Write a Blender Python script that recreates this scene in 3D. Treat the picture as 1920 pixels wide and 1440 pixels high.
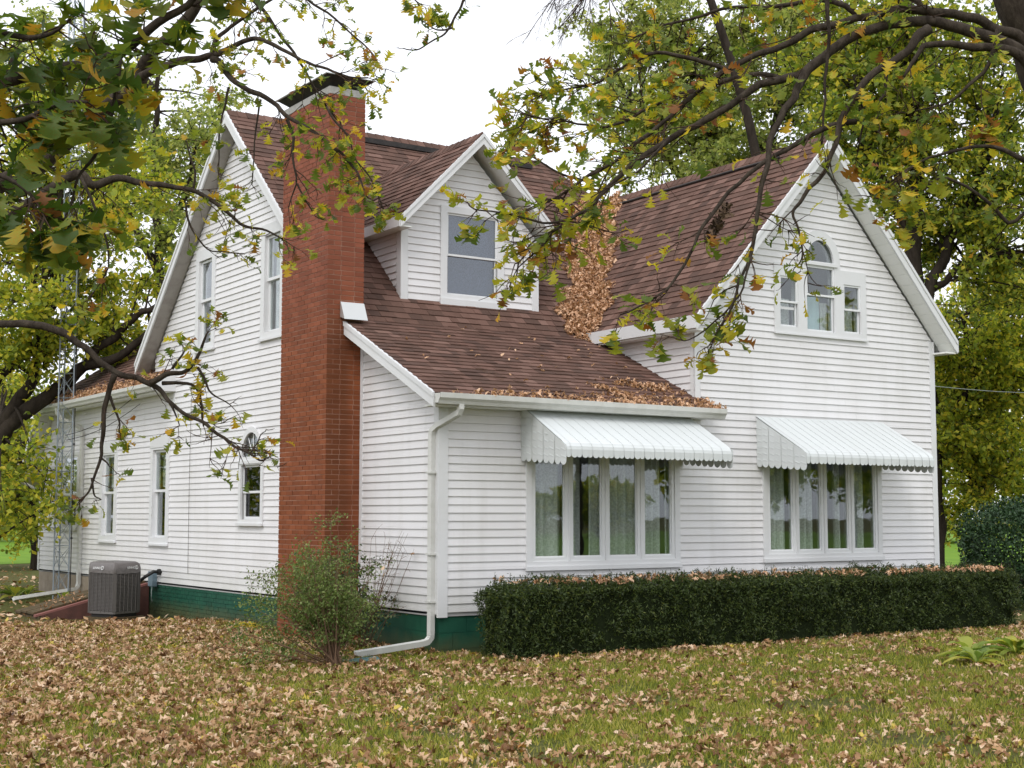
import bpy, bmesh, math, random
import numpy as np
from mathutils import Vector, Matrix, noise
from mathutils.geometry import tessellate_polygon
random.seed(7); rng = np.random.default_rng(7)
for o in list(bpy.data.objects): bpy.data.objects.remove(o)
sc = bpy.context.scene; col = sc.collection
R_ = math.radians

# ------------------------------------------------------------------ camera
CAM = np.array([-9.1054, -15.2823, 1.6968]); YAW, PITCH, FPX = 0.5879, 0.0905, 2696.6
cd = bpy.data.cameras.new('camera'); co = bpy.data.objects.new('camera', cd); col.objects.link(co)
cd.sensor_width = 36; cd.lens = FPX/1920*36; cd.clip_start = .05; cd.clip_end = 900
co.location = CAM; co.rotation_euler = (math.pi/2+PITCH, 0, -YAW); sc.camera = co
cF = np.array([math.sin(YAW)*math.cos(PITCH), math.cos(YAW)*math.cos(PITCH), math.sin(PITCH)])
cR = np.array([math.cos(YAW), -math.sin(YAW), 0.]); cU = np.cross(cR, cF)
def at(px, py, d):            # a point of the place: d metres out along the view, photograph pixel (1920 wide)
    return CAM + d*(cF + cR*(px-960)/FPX + cU*(720-py)/FPX)

# ------------------------------------------------------------------ world, sun, exposure
w = bpy.data.worlds.new('World'); sc.world = w; w.use_nodes = True
nt = w.node_tree; nt.nodes.clear()
sky = nt.nodes.new('ShaderNodeTexSky'); sky.sky_type = 'NISHITA'; sky.sun_disc = False
SUN_EL, SUN_AZ = 46, -128      # azimuth clockwise from +Y
sky.sun_elevation = R_(SUN_EL); sky.sun_rotation = R_(SUN_AZ)
sky.air_density = 1.0; sky.dust_density = 6.0; sky.ozone_density = 1.0
hs = nt.nodes.new('ShaderNodeHueSaturation'); hs.inputs['Saturation'].default_value = .12; hs.inputs['Value'].default_value = 1.0
mixw = nt.nodes.new('ShaderNodeMixRGB'); mixw.inputs[0].default_value = .75; mixw.inputs[2].default_value = (13.6, 14.0, 14.9, 1)
bgw = nt.nodes.new('ShaderNodeBackground'); bgw.inputs[1].default_value = .115
ow = nt.nodes.new('ShaderNodeOutputWorld')
nt.links.new(sky.outputs[0], hs.inputs['Color']); nt.links.new(hs.outputs[0], mixw.inputs[1])
nt.links.new(mixw.outputs[0], bgw.inputs[0]); nt.links.new(bgw.outputs[0], ow.inputs[0])
sl = bpy.data.lights.new('sun', 'SUN'); sl.energy = 1.1; sl.angle = R_(22); sl.color = (1, .96, .91)
so = bpy.data.objects.new('sun', sl); col.objects.link(so)
sd = Vector((math.sin(R_(SUN_AZ))*math.cos(R_(SUN_EL)), math.cos(R_(SUN_AZ))*math.cos(R_(SUN_EL)), math.sin(R_(SUN_EL))))
so.rotation_euler = (-sd).to_track_quat('-Z', 'Y').to_euler()
sc.view_settings.view_transform = 'Standard'; sc.view_settings.look = 'None'
sc.view_settings.exposure = 0.0; sc.view_settings.gamma = 1; sc.view_settings.use_curve_mapping = False
sc.render.engine = 'CYCLES'
sc.cycles.max_bounces = 7; sc.cycles.transparent_max_bounces = 12

# ------------------------------------------------------------------ materials
class NT:
    def __init__(s, name):
        s.m = bpy.data.materials.new(name); s.m.use_nodes = True; s.t = s.m.node_tree; s.t.nodes.clear()
        s.out = s.n('ShaderNodeOutputMaterial')
    def n(s, typ, **k):
        x = s.t.nodes.new(typ)
        for a, b in k.items(): setattr(x, a, b)
        return x
    def l(s, a, b): s.t.links.new(a, b)
    def noise(s, scale, detail=4, coord='Object', rough=.6, vec=None):
        x = s.n('ShaderNodeTexNoise'); x.inputs['Scale'].default_value = scale; x.inputs['Detail'].default_value = detail
        x.inputs['Roughness'].default_value = rough
        if vec is None: vec = s.n('ShaderNodeTexCoord').outputs[coord]
        s.l(vec, x.inputs['Vector']); return x.outputs['Fac']
    def ramp(s, fac, stops, interp='LINEAR'):
        r = s.n('ShaderNodeValToRGB'); r.color_ramp.interpolation = interp; e = r.color_ramp.elements
        while len(e) < len(stops): e.new(.5)
        for i, (p, c) in enumerate(stops):
            e[i].position = p; e[i].color = (*c, 1) if len(c) == 3 else c
        s.l(fac, r.inputs[0]); return r.outputs[0]
    def mix(s, f, a, b, mode='MIX'):
        x = s.n('ShaderNodeMixRGB', blend_type=mode)
        for i, v in enumerate((f, a, b)):
            if isinstance(v, (int, float)): x.inputs[i].default_value = v
            elif isinstance(v, tuple): x.inputs[i].default_value = (*v, 1)
            else: s.l(v, x.inputs[i])
        return x.outputs[0]
    def rnd(s):    # one random number per piece, whether the piece is an object or an island
        g = s.n('ShaderNodeNewGeometry'); o = s.n('ShaderNodeObjectInfo')
        a = s.n('ShaderNodeMath', operation='ADD'); s.l(g.outputs['Random Per Island'], a.inputs[0]); s.l(o.outputs['Random'], a.inputs[1])
        f = s.n('ShaderNodeMath', operation='FRACT'); s.l(a.outputs[0], f.inputs[0]); return f.outputs[0]
    def math(s, op, a, b=0.):
        x = s.n('ShaderNodeMath', operation=op)
        for i, v in enumerate((a, b)):
            if isinstance(v, (int, float)): x.inputs[i].default_value = v
            else: s.l(v, x.inputs[i])
        return x.outputs[0]
    def pbr(s, color, rough=.6, spec=.4, metal=0, bump=None, bstr=.2, bdist=.01):
        p = s.n('ShaderNodeBsdfPrincipled')
        if isinstance(color, tuple): p.inputs['Base Color'].default_value = (*color, 1)
        else: s.l(color, p.inputs['Base Color'])
        if isinstance(rough, (int, float)): p.inputs['Roughness'].default_value = rough
        else: s.l(rough, p.inputs['Roughness'])
        p.inputs['Specular IOR Level'].default_value = spec; p.inputs['Metallic'].default_value = metal
        if bump is not None:
            b = s.n('ShaderNodeBump'); b.inputs['Strength'].default_value = bstr; b.inputs['Distance'].default_value = bdist
            s.l(bump, b.inputs['Height']); s.l(b.outputs[0], p.inputs['Normal'])
        s.l(p.outputs[0], s.out.inputs[0]); return s.m

def sep(t, coord='Object'):
    x = t.n('ShaderNodeSeparateXYZ'); t.l(t.n('ShaderNodeTexCoord').outputs[coord], x.inputs[0]); return x.outputs

def mat_paint(name, c, dirt=.12, dirtc=(.42, .40, .34), rough=.45, scale=1.3, vary=.965):
    t = NT(name); a = t.noise(scale, 6); d = t.ramp(a, [(.45, (0, 0, 0)), (.85, (1, 1, 1))])
    f = t.math('MULTIPLY', d, dirt); cc = t.mix(f, c, dirtc)
    if name == 'vinyl_siding':      # splash-up and algae low on the wall, drip streaks
        zz = sep(t); lowz = t.ramp(zz[2], [(.5, (1, 1, 1)), (1., (0, 0, 0))]); mp = t.n('ShaderNodeMapping'); mp.inputs['Scale'].default_value = (3.2, 3.2, .22); t.l(t.n('ShaderNodeTexCoord').outputs['Object'], mp.inputs[0])
        st = t.ramp(t.noise(1.6, 6, vec=mp.outputs[0]), [(.50, (0, 0, 0)), (.75, (1, 1, 1))])
        cc = t.mix(t.math('MULTIPLY', lowz, t.math('MULTIPLY', t.noise(3., 5), .5)), cc, (.36, .38, .30)); cc = t.mix(t.math('MULTIPLY', st, .16), cc, (.42, .40, .34))
    r = t.rnd(); v = t.ramp(r, [(0, (vary, vary, vary*.995)), (1, (1, 1, 1))]); cc = t.mix(1., cc, v, 'MULTIPLY')
    fine = t.noise(60, 3)
    return t.pbr(cc, rough, .35, bump=fine, bstr=.06, bdist=.002)
M = {}
M['siding'] = mat_paint('vinyl_siding', (.80, .79, .80), .30, (.46, .43, .37), scale=.9, vary=.935)
M['wallback'] = mat_paint('sheathing', (.45, .45, .45))
M['trim'] = mat_paint('white_trim', (.74, .745, .755), .2)
M['gutter'] = mat_paint('gutter_enamel', (.66, .66, .63), .4, (.30, .29, .22), scale=4)
M['awning'] = mat_paint('awning_enamel', (.66, .69, .69), .12, (.5, .52, .5), .35)
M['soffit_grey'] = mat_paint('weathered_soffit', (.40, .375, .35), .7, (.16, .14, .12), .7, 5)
M['soffit'] = mat_paint('white_soffit', (.82, .83, .80), .15)
M['sash'] = mat_paint('white_sash', (.78, .79, .80), .1)
M['flash'] = NT('galvanised_flashing').pbr((.62, .63, .62), .42, .5, .6)
t = NT('oxide_black_metal'); M['blackmetal'] = t.pbr(t.ramp(t.noise(9), [(.3, (.012, .011, .011)), (.8, (.05, .04, .035))]), .6)
t = NT('concrete_crown'); M['concrete'] = t.pbr(t.ramp(t.noise(14), [(.2, (.30, .29, .27)), (.8, (.48, .47, .45))]), .9, bump=t.noise(80), bstr=.4)
# brick: painted red, browner low down, water stain and painted-in shade under the flashing on the front face
t = NT('painted_brick'); z = sep(t)
low = t.ramp(t.math('ADD', t.math('DIVIDE', z[2], 8.), t.math('MULTIPLY', t.noise(1.5), .12)), [(.50, (1, 1, 1)), (.70, (0, 0, 0))])
up = t.ramp(t.rnd(), [(0, (.215, .066, .036)), (.6, (.26, .080, .043)), (1, (.30, .094, .052))])
dn = t.ramp(t.rnd(), [(0, (.20, .056, .018)), (.6, (.245, .070, .023)), (1, (.285, .084, .030))])
b = t.mix(low, up, dn)
st = t.math('MULTIPLY', t.ramp(t.noise(2.2, 5), [(.35, (0, 0, 0)), (.7, (1, 1, 1))]), .35)
b = t.mix(st, b, (.10, .028, .014))
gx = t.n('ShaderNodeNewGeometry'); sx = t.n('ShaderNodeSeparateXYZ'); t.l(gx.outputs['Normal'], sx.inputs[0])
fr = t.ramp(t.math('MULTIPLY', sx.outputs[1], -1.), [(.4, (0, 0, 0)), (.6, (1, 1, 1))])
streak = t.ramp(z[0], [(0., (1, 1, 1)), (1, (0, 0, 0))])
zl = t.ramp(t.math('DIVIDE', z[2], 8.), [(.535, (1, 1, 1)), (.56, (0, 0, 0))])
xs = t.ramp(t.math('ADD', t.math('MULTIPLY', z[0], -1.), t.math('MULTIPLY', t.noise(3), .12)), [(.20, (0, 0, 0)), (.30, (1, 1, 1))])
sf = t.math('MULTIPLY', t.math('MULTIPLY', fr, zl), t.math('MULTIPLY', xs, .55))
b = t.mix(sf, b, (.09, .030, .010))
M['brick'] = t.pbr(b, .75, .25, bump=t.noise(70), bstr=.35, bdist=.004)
t = NT('mortar'); z = sep(t)
M['mortar'] = t.pbr(t.mix(t.ramp(t.noise(3, 5), [(.35, (0, 0, 0)), (.6, (1, 1, 1))]), (.50, .34, .27), (.36, .19, .13)), .9)
t = NT('green_painted_brick'); z = sep(t)
g = t.ramp(t.noise(3, 5), [(.3, (.008, .060, .038)), (.75, (.018, .105, .062))])
dirt = t.ramp(t.math('ADD', z[2], t.math('MULTIPLY', t.noise(5, 5), .25)), [(.12, (1, 1, 1)), (.36, (0, 0, 0))])
g = t.mix(t.math('MULTIPLY', dirt, .7), g, (.10, .09, .035))
chip = t.ramp(t.noise(26, 2), [(.80, (0, 0, 0)), (.82, (1, 1, 1))]); g = t.mix(t.math('MULTIPLY', chip, .8), g, (.35, .38, .30))
M['green'] = t.pbr(g, .6, .3, bump=t.noise(50), bstr=.4, bdist=.005)
t = NT('beige_block'); M['beige'] = t.pbr(t.ramp(t.noise(4, 6), [(.3, (.27, .22, .165)), (.8, (.40, .34, .27))]), .9, bump=t.noise(60), bstr=.3)
# shingles
t = NT('asphalt_shingle')
c = t.ramp(t.rnd(), [(0, (.090, .056, .045)), (.25, (.112, .067, .052)), (.6, (.138, .080, .062)), (.85, (.162, .094, .074)), (1, (.20, .122, .097))])
gr = t.ramp(t.noise(260, 2), [(.3, (.72, .72, .72)), (.7, (1.3, 1.3, 1.3))]); c = t.mix(1., c, gr, 'MULTIPLY')
big = t.ramp(t.noise(.9, 5), [(.3, (.86, .86, .86)), (.75, (1.12, 1.1, 1.1))]); c = t.mix(1., c, big, 'MULTIPLY')
M['shingle'] = t.pbr(c, .92, .15, bump=t.noise(220, 2), bstr=.5, bdist=.003)
M['deck'] = NT('roof_felt').pbr((.035, .022, .018), .95, .1)
# glass: thin pane
def mat_glass(name, tint=(.9, .93, .92), k=1.0):
    t = NT(name); tr = t.n('ShaderNodeBsdfTransparent'); tr.inputs[0].default_value = (*tint, 1)
    gl = t.n('ShaderNodeBsdfGlossy'); gl.inputs['Roughness'].default_value = .012; gl.inputs[0].default_value = (.95, .97, 1, 1)
    lw = t.n('ShaderNodeLayerWeight'); lw.inputs[0].default_value = .5
    fz = t.math('ADD', t.math('MULTIPLY', t.math('POWER', lw.outputs['Facing'], 5.), .9), .055)
    b = t.n('ShaderNodeBump'); b.inputs['Strength'].default_value = .05; b.inputs['Distance'].default_value = .01
    t.l(t.noise(2.6, 2), b.inputs['Height']); t.l(b.outputs[0], gl.inputs['Normal'])
    f = t.math('MINIMUM', t.math('MULTIPLY', fz, k), 1.)
    mx = t.n('ShaderNodeMixShader'); t.l(f, mx.inputs[0]); t.l(tr.outputs[0], mx.inputs[1]); t.l(gl.outputs[0], mx.inputs[2])
    t.l(mx.outputs[0], t.out.inputs[0]); return t.m
M['glass'] = mat_glass('window_glass', k=1.5)
M['glass_dull'] = mat_glass('screened_glass', (.5, .5, .5), .8)
M['glass_sky'] = mat_glass('dormer_glass', (.52, .56, .62), 2.2)
M['screen'] = NT('insect_screen').pbr((.16, .16, .155), .8, .2)
t = NT('lace_curtain'); zc = t.noise(38, 3); f = t.ramp(zc, [(.40, (.60, .61, .58)), (.60, (.80, .81, .78))])
d = t.n('ShaderNodeBsdfDiffuse'); t.l(f, d.inputs[0]); tl = t.n('ShaderNodeBsdfTranslucent'); t.l(f, tl.inputs[0])
mx = t.n('ShaderNodeMixShader'); mx.inputs[0].default_value = .3; t.l(d.outputs[0], mx.inputs[1]); t.l(tl.outputs[0], mx.inputs[2]); t.l(mx.outputs[0], t.out.inputs[0]); M['curtain'] = t.m
M['blue_curtain'] = NT('pale_blue_cloth').pbr((.42, .55, .58), .9)
M['interior'] = NT('room_plaster').pbr((.22, .20, .18), .9)
def mat_bark(name, a, b_, sc_=8):
    t = NT(name); mp = t.n('ShaderNodeMapping'); mp.inputs['Scale'].default_value = (1, 1, .35)
    t.l(t.n('ShaderNodeTexCoord').outputs['Object'], mp.inputs[0]); n = t.noise(sc_, 6, vec=mp.outputs[0], rough=.75)
    return t.pbr(t.ramp(n, [(.3, a), (.7, b_)]), .95, .1, bump=n, bstr=.9, bdist=.03)
M['bark'] = mat_bark('oak_bark', (.020, .015, .012), (.085, .068, .052), 16)
M['bark2'] = mat_bark('dark_bark', (.018, .014, .011), (.060, .048, .038), 6)
M['twig'] = NT('twig_bark').pbr((.055, .036, .026), .9, .1)
M['dry_stem'] = NT('dry_stem').pbr((.16, .10, .065), .9, .1)
def mat_leaf(name, stops, trans=.45, nscale=0, spec=.3, noisecol=None, shift=0, veins=0):
    t = NT(name); f_ = t.rnd()
    if shift: f_ = t.math('ADD', f_, t.math('MULTIPLY', t.math('SUBTRACT', t.noise(shift, 4), .5), .9))
    c = t.ramp(f_, stops)
    if nscale:
        n = t.ramp(t.noise(nscale, 3), [(.45, (0, 0, 0)), (.62, (1, 1, 1))]); c = t.mix(n, c, t.mix(1., c, noisecol, 'MULTIPLY'))
    p = t.n('ShaderNodeBsdfPrincipled'); t.l(c, p.inputs['Base Color']); p.inputs['Roughness'].default_value = .5; p.inputs['Specular IOR Level'].default_value = spec
    tl = t.n('ShaderNodeBsdfTranslucent'); t.l(t.mix(1., c, (1.25, 1.3, .8), 'MULTIPLY'), tl.inputs[0])
    mx = t.n('ShaderNodeMixShader'); mx.inputs[0].default_value = trans
    t.l(p.outputs[0], mx.inputs[1]); t.l(tl.outputs[0], mx.inputs[2]); t.l(mx.outputs[0], t.out.inputs[0]); return t.m
M['oakleaf'] = mat_leaf('oak_leaf', [(0, (.07, .12, .022)), (.25, (.13, .20, .03)), (.60, (.34, .37, .045)), (.80, (.52, .48, .04)), (.89, (.56, .40, .035)), (.94, (.28, .13, .035)), (1, (.20, .09, .035))], .5, nscale=22, noisecol=(1.15, .82, .7))
M['oakleaf_green'] = mat_leaf('oak_leaf_green', [(0, (.035, .075, .016)), (.45, (.075, .13, .022)), (.8, (.16, .21, .03)), (.90, (.36, .31, .03)), (.96, (.40, .26, .03)), (1, (.20, .09, .03))], .45, nscale=18, noisecol=(1.2, .85, .6))
M['bgleaf_y'] = mat_leaf('tree_leaf_yellow', [(0, (.12, .18, .035)), (.35, (.30, .36, .05)), (.75, (.52, .52, .06)), (1, (.76, .60, .08))], .55)
M['bgleaf_g'] = mat_leaf('tree_leaf_olive', [(0, (.09, .14, .03)), (.4, (.22, .28, .045)), (.78, (.42, .43, .055)), (1, (.68, .55, .07))], .55)
M['bgleaf_p'] = mat_leaf('tree_leaf_pale', [(0, (.17, .22, .07)), (.5, (.32, .37, .11)), (1, (.55, .54, .18))], .55)
M['yew'] = mat_leaf('yew_needle', [(0, (.020, .032, .009)), (.5, (.040, .064, .014)), (.9, (.075, .105, .022)), (1, (.13, .145, .03))], .15)
M['bush'] = mat_leaf('bush_leaf', [(0, (.016, .040, .016)), (.6, (.030, .068, .024)), (1, (.055, .105, .036))], .08, spec=.35)
M['shrubleaf'] = mat_leaf('shrub_leaf', [(0, (.07, .11, .025)), (.6, (.15, .21, .05)), (1, (.32, .38, .15))], .35)
M['shrubdark'] = mat_leaf('privet_leaf', [(0, (.03, .05, .02)), (.6, (.07, .10, .035)), (1, (.17, .20, .09))], .3)
M['hosta'] = mat_leaf('hosta_leaf', [(0, (.16, .24, .05)), (.6, (.30, .36, .07)), (1, (.50, .46, .08))], .4)
M['hosta_y'] = mat_leaf('yellow_hosta_leaf', [(0, (.45, .38, .05)), (1, (.62, .46, .04))], .4)
M['dead'] = mat_leaf('fallen_leaf', [(0, (.12, .055, .022)), (.20, (.27, .135, .060)), (.45, (.46, .27, .135)), (.76, (.64, .43, .26)), (.95, (.80, .60, .44)), (.98, (.36, .15, .035)), (1, (.56, .43, .08))], .15, shift=.8)
M['dead_roof'] = mat_leaf('roof_leaf', [(0, (.20, .095, .045)), (.3, (.44, .24, .125)), (.7, (.66, .40, .24)), (1, (.80, .54, .36))], .15)
M['grass'] = mat_leaf('grass_blade', [(0, (.09, .125, .02)), (.4, (.22, .25, .033)), (.78, (.38, .36, .055)), (1, (.52, .42, .15))], .35, shift=1.1)
t = NT('lawn_soil'); n1 = t.noise(.55, 5); n2 = t.noise(14, 5)
cb = t.ramp(n2, [(.3, (.05, .055, .018)), (.55, (.10, .11, .03)), (.8, (.20, .16, .07))])
M['lawn'] = t.pbr(t.mix(t.ramp(n1, [(.4, (0, 0, 0)), (.65, (.5, .5, .5))]), cb, (.11, .075, .04)), .95, .1, bump=t.noise(40), bstr=.6, bdist=.03)
t = NT('far_grass'); M['fargrass'] = t.pbr(t.ramp(t.noise(.8, 5), [(.3, (.10, .20, .02)), (.7, (.17, .28, .03))]), .95, .1)
M['ac'] = NT('ac_enamel').pbr((.115, .105, .098), .5, .4)
M['acdark'] = NT('ac_coil').pbr((.03, .028, .026), .7)
t = NT('ac_cover'); M['accover'] = t.pbr((.15, .135, .13), .5, .5, bump=t.noise(7, 3), bstr=.8, bdist=.03)
M['white'] = NT('print_white').pbr((.75, .75, .75), .6)
M['steel'] = NT('galvanised_steel').pbr((.30, .34, .38), .45, .5, .5)
M['boxgrey'] = NT('meter_grey').pbr((.17, .24, .29), .5)
M['black'] = NT('black_rubber').pbr((.012, .012, .012), .5)
M['cable'] = NT('grey_cable').pbr((.30, .34, .33), .5)
t = NT('maroon_wood'); M['maroon'] = t.pbr(t.ramp(t.noise(6, 6), [(.3, (.075, .034, .028)), (.75, (.14, .058, .045))]), .75, bump=t.noise(30), bstr=.3)
t = NT('moss_wood'); M['moss'] = t.pbr(t.ramp(t.noise(7, 6), [(.3, (.06, .05, .02)), (.75, (.12, .075, .04))]), .9)
M['pinkwood'] = NT('pink_worn_paint').pbr((.24, .10, .085), .7)
M['teal'] = NT('teal_plastic').pbr((.09, .18, .18), .5)
t = NT('dry_leaf_nest'); M['nest'] = t.pbr(t.ramp(t.rnd(), [(0, (.05, .032, .02)), (1, (.17, .11, .07))]), .95)

# ------------------------------------------------------------------ object helpers
ORG = {}
def root(name, loc, label, cat, group=None):
    o = bpy.data.objects.new(name, None); col.objects.link(o); o.location = loc; o.empty_display_size = .2
    o['label'] = label; o['category'] = cat
    if group: o['group'] = group
    ORG[o.name] = np.array(loc, float); return o
def obj(name, V, F, mat, parent=None, smooth=False, kind=None, label=None, cat=None, group=None, mats=None, fm=None):
    me = bpy.data.meshes.new(name); V = np.asarray(V, float)
    if parent is not None: V = V-ORG[parent.name]
    me.from_pydata(V.tolist(), [], F)
    if mats:
        for m_ in mats: me.materials.append(m_)
        me.polygons.foreach_set('material_index', fm)
    else: me.materials.append(mat)
    bm = bmesh.new(); bm.from_mesh(me); bmesh.ops.recalc_face_normals(bm, faces=bm.faces); bm.to_mesh(me); bm.free()
    if smooth: me.polygons.foreach_set('use_smooth', [True]*len(me.polygons))
    return link(name, me, parent, kind, label, cat, group)
def link(name, me, parent=None, kind=None, label=None, cat=None, group=None):
    o = bpy.data.objects.new(name, me); col.objects.link(o)
    if parent is not None: o.parent = parent; ORG[o.name] = ORG[parent.name]
    else: ORG[o.name] = np.zeros(3)
    if kind: o['kind'] = kind
    if label: o['label'] = label
    if cat: o['category'] = cat
    if group: o['group'] = group
    return o
def big(name, V, F, mat, parent=None, **k):      # numpy mesh, F (n,3) or (n,4)
    V = np.asarray(V, np.float32)
    if parent is not None: V = V-ORG[parent.name].astype(np.float32)
    me = bpy.data.meshes.new(name); n, m_ = F.shape
    me.vertices.add(len(V)); me.vertices.foreach_set('co', V.ravel())
    me.loops.add(n*m_); me.loops.foreach_set('vertex_index', F.astype(np.int32).ravel())
    me.polygons.add(n); me.polygons.foreach_set('loop_start', np.arange(0, n*m_, m_, dtype=np.int32)); me.polygons.foreach_set('loop_total', np.full(n, m_, dtype=np.int32))
    me.update(calc_edges=True); me.materials.append(mat)
    if mat.name.startswith('oak_leaf'): me.polygons.foreach_set('use_smooth', np.ones(n, bool))
    return link(name, me, parent, **k)
class MB:
    def __init__(s): s.V = []; s.F = []; s.m = []
    def add(s, V, F, mi=0):
        b = len(s.V); s.V += [tuple(map(float, v)) for v in V]; s.F += [tuple(i+b for i in f) for f in F]; s.m += [mi]*len(F); return s
    def box(s, lo, hi, mi=0):
        x0, y0, z0 = lo; x1, y1, z1 = hi
        return s.add([(x0,y0,z0),(x1,y0,z0),(x1,y1,z0),(x0,y1,z0),(x0,y0,z1),(x1,y0,z1),(x1,y1,z1),(x0,y1,z1)],
                     [(0,3,2,1),(4,5,6,7),(0,1,5,4),(1,2,6,5),(2,3,7,6),(3,0,4,7)], mi)
    def hexa(s, B, T, mi=0):      # bottom quad, top quad
        return s.add(list(B)+list(T), [(3,2,1,0),(4,5,6,7),(0,1,5,4),(1,2,6,5),(2,3,7,6),(3,0,4,7)], mi)
    def tube(s, P, r, n=8, cap=True, phase=0, ry=1.):
        P = [Vector(p) for p in P]; k = len(P); rr = r if hasattr(r, '__len__') else [r]*k; V = []
        up = Vector((0, 0, 1)); d0 = (P[1]-P[0]).normalized()
        if abs(d0.z) > .9: up = Vector((1, 0, 0))
        for i in range(k):
            d = (P[min(i+1, k-1)]-P[max(i-1, 0)]).normalized(); a = d.cross(up)
            if a.length < 1e-4: a = d.orthogonal()
            a.normalize(); b = a.cross(d).normalized(); up = b
            for j in range(n):
                th = 2*math.pi*j/n+phase; V.append(P[i]+(a*math.cos(th)+b*math.sin(th)*ry)*rr[i])
        F = [(i*n+j, i*n+(j+1) % n, (i+1)*n+(j+1) % n, (i+1)*n+j) for i in range(k-1) for j in range(n)]
        if cap: F += [tuple(range(n))[::-1], tuple(range((k-1)*n, k*n))]
        return s.add(V, F)
    def build(s, name, mat, parent=None, **k):
        if isinstance(mat, (list, tuple)): return obj(name, s.V, s.F, None, parent, mats=mat, fm=s.m, **k)
        return obj(name, s.V, s.F, mat, parent, **k)
class Fr:                         # wall frame: u along the wall, d outwards, z up
    def __init__(s, O, U, N): s.O, s.U, s.N = map(np.array, (O, U, N))
    def __call__(s, u, d, z): return tuple(s.O+s.U*u+s.N*d+np.array((0, 0, z)))
FL = Fr((0., 0, 0), (0., 1, 0), (-1., 0, 0)); FF = Fr((0., 0, 0), (1., 0, 0), (0., -1, 0))
FRL = Fr((4.17, 0, 0), (0., 1, 0), (-1., 0, 0)); FD = Fr((0, 2.68, 0), (1., 0, 0), (0., -1, 0)); FDL = Fr((.95, 0, 0), (0., 1, 0), (-1., 0, 0))
def plate(mb, fr, outer, holes, d0, d1, mi=0):    # flat board with holes between depths d0 < d1
    polys = [outer]+list(holes); flat = [p for q in polys for p in q]
    tri = tessellate_polygon([[Vector((p[0], p[1], 0)) for p in q] for q in polys])
    n = len(flat); V = [fr(u, d1, z) for u, z in flat]+[fr(u, d0, z) for u, z in flat]
    F = [tuple(t_) for t_ in tri]+[tuple(i+n for i in reversed(t_)) for t_ in tri]; b = 0
    for q in polys:
        k = len(q); F += [(b+i, b+(i+1) % k, n+b+(i+1) % k, n+b+i) for i in range(k)]; b += k
    mb.add(V, F, mi); return mb
def rect(u0, u1, z0, z1): return [(u0, z0), (u1, z0), (u1, z1), (u0, z1)]
def arch(u0, u1, zs, zt, z0=None, n=14):          # half ellipse on the line zs (or down to z0)
    c, r, h = (u0+u1)/2, (u1-u0)/2, zt-zs
    P = [(c+r*math.cos(a), zs+h*math.sin(a)) for a in [math.pi*i/n for i in range(n+1)]]
    if z0 is not None: P += [(u0, z0), (u1, z0)]
    return P
def fbox(mb, fr, u0, u1, d0, d1, z0, z1, mi=0):
    B = [fr(u0, d0, z0), fr(u1, d0, z0), fr(u1, d1, z0), fr(u0, d1, z0)]; T = [fr(u0, d0, z1), fr(u1, d0, z1), fr(u1, d1, z1), fr(u0, d1, z1)]
    return mb.hexa(B, T, mi)

# ------------------------------------------------------------------ ground
def gh(x, y): return -.15*np.exp(-((np.asarray(y)-10.4)/2.5)**2)*np.exp(-((np.asarray(x)+.6)/2.6)**2)      # the yard dips beside the cellar hatch
gx_ = np.concatenate([[-420, -150, -60, -30], np.arange(-16, 14.1, .5), [20, 40, 120, 420]]); gy_ = np.concatenate([[-420, -150, -60, -30], np.arange(-16, 24.1, .5), [34, 60, 150, 420]])
X_, Y_ = np.meshgrid(gx_, gy_, indexing='ij'); nY = len(gy_); I_ = (np.arange(len(gx_)-1)[:, None]*nY+np.arange(nY-1)[None]).ravel()
big('lawn', np.stack([X_.ravel(), Y_.ravel(), gh(X_, Y_).ravel()], 1), np.stack([I_, I_+nY, I_+nY+1, I_+1], 1), M['lawn'], kind='structure')
# far mown grass beyond the leaf fall, behind the house and across the front
def far_patch(pts, zz=.012): obj('far_lawn', [(x, y, zz) for x, y in pts], [tuple(range(len(pts)))], M['fargrass'], kind='structure')
far_patch([(-140, 30), (-14, 30), (6, 36), (20, 26), (30, 12), (150, 12), (150, 150), (-140, 150)])
far_patch([(8, -90), (90, -90), (90, -14), (14, -14)])

# ------------------------------------------------------------------ house
house = root('house', (0, 0, 0), 'white vinyl sided farmhouse with brown shingle roofs, brick chimney and two gables', 'house')
E_ = .1016; ZB = .5
KZ = 4.36; SL = (KZ-3.17)/2.52; SM = (8.23-KZ)/4.18
def low_z(y): return 3.17+SL*(y+.32)
def main_z(y): return 8.23-SM*abs(6.38-y)

# --- windows -------------------------------------------------------
OPEN = {}          # frame id -> list of (u0,u1,z0,z1) siding cuts ; HOLES: polygons in the wall
HOLE = {}
def cut(key, *r): OPEN.setdefault(key, []).append(r)
def hole(key, p): HOLE.setdefault(key, []).append(p)
def folds(mb, fr, u0, u1, z0, z1, d, amp=.03, per=.13, ph=0.):
    n = max(6, int((u1-u0)/.02)); V = []; F = []
    for i in range(n+1):
        u = u0+(u1-u0)*i/n; dd = d+amp*math.sin(2*math.pi*(u/per)+ph+1.3*math.sin(u*9))+amp*.4*math.sin(u*41)
        V += [fr(u, dd, z0), fr(u+.01*math.sin(u*30), dd, (z0+z1)/2), fr(u, dd, z1)]
    for i in range(n):
        for j in (0, 1): F.append((3*i+j, 3*i+3+j, 3*i+4+j, 3*i+1+j))
    mb.add(V, F); return mb
def pane(fr, u0, u1, z0, z1, d, par, mat): obj('pane', *plate_raw(fr, rect(u0, u1, z0, z1), d), M[mat], par)
def plate_raw(fr, poly, d):
    m = MB(); plate(m, fr, poly, [], d-.004, d); return m.V, m.F
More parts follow.
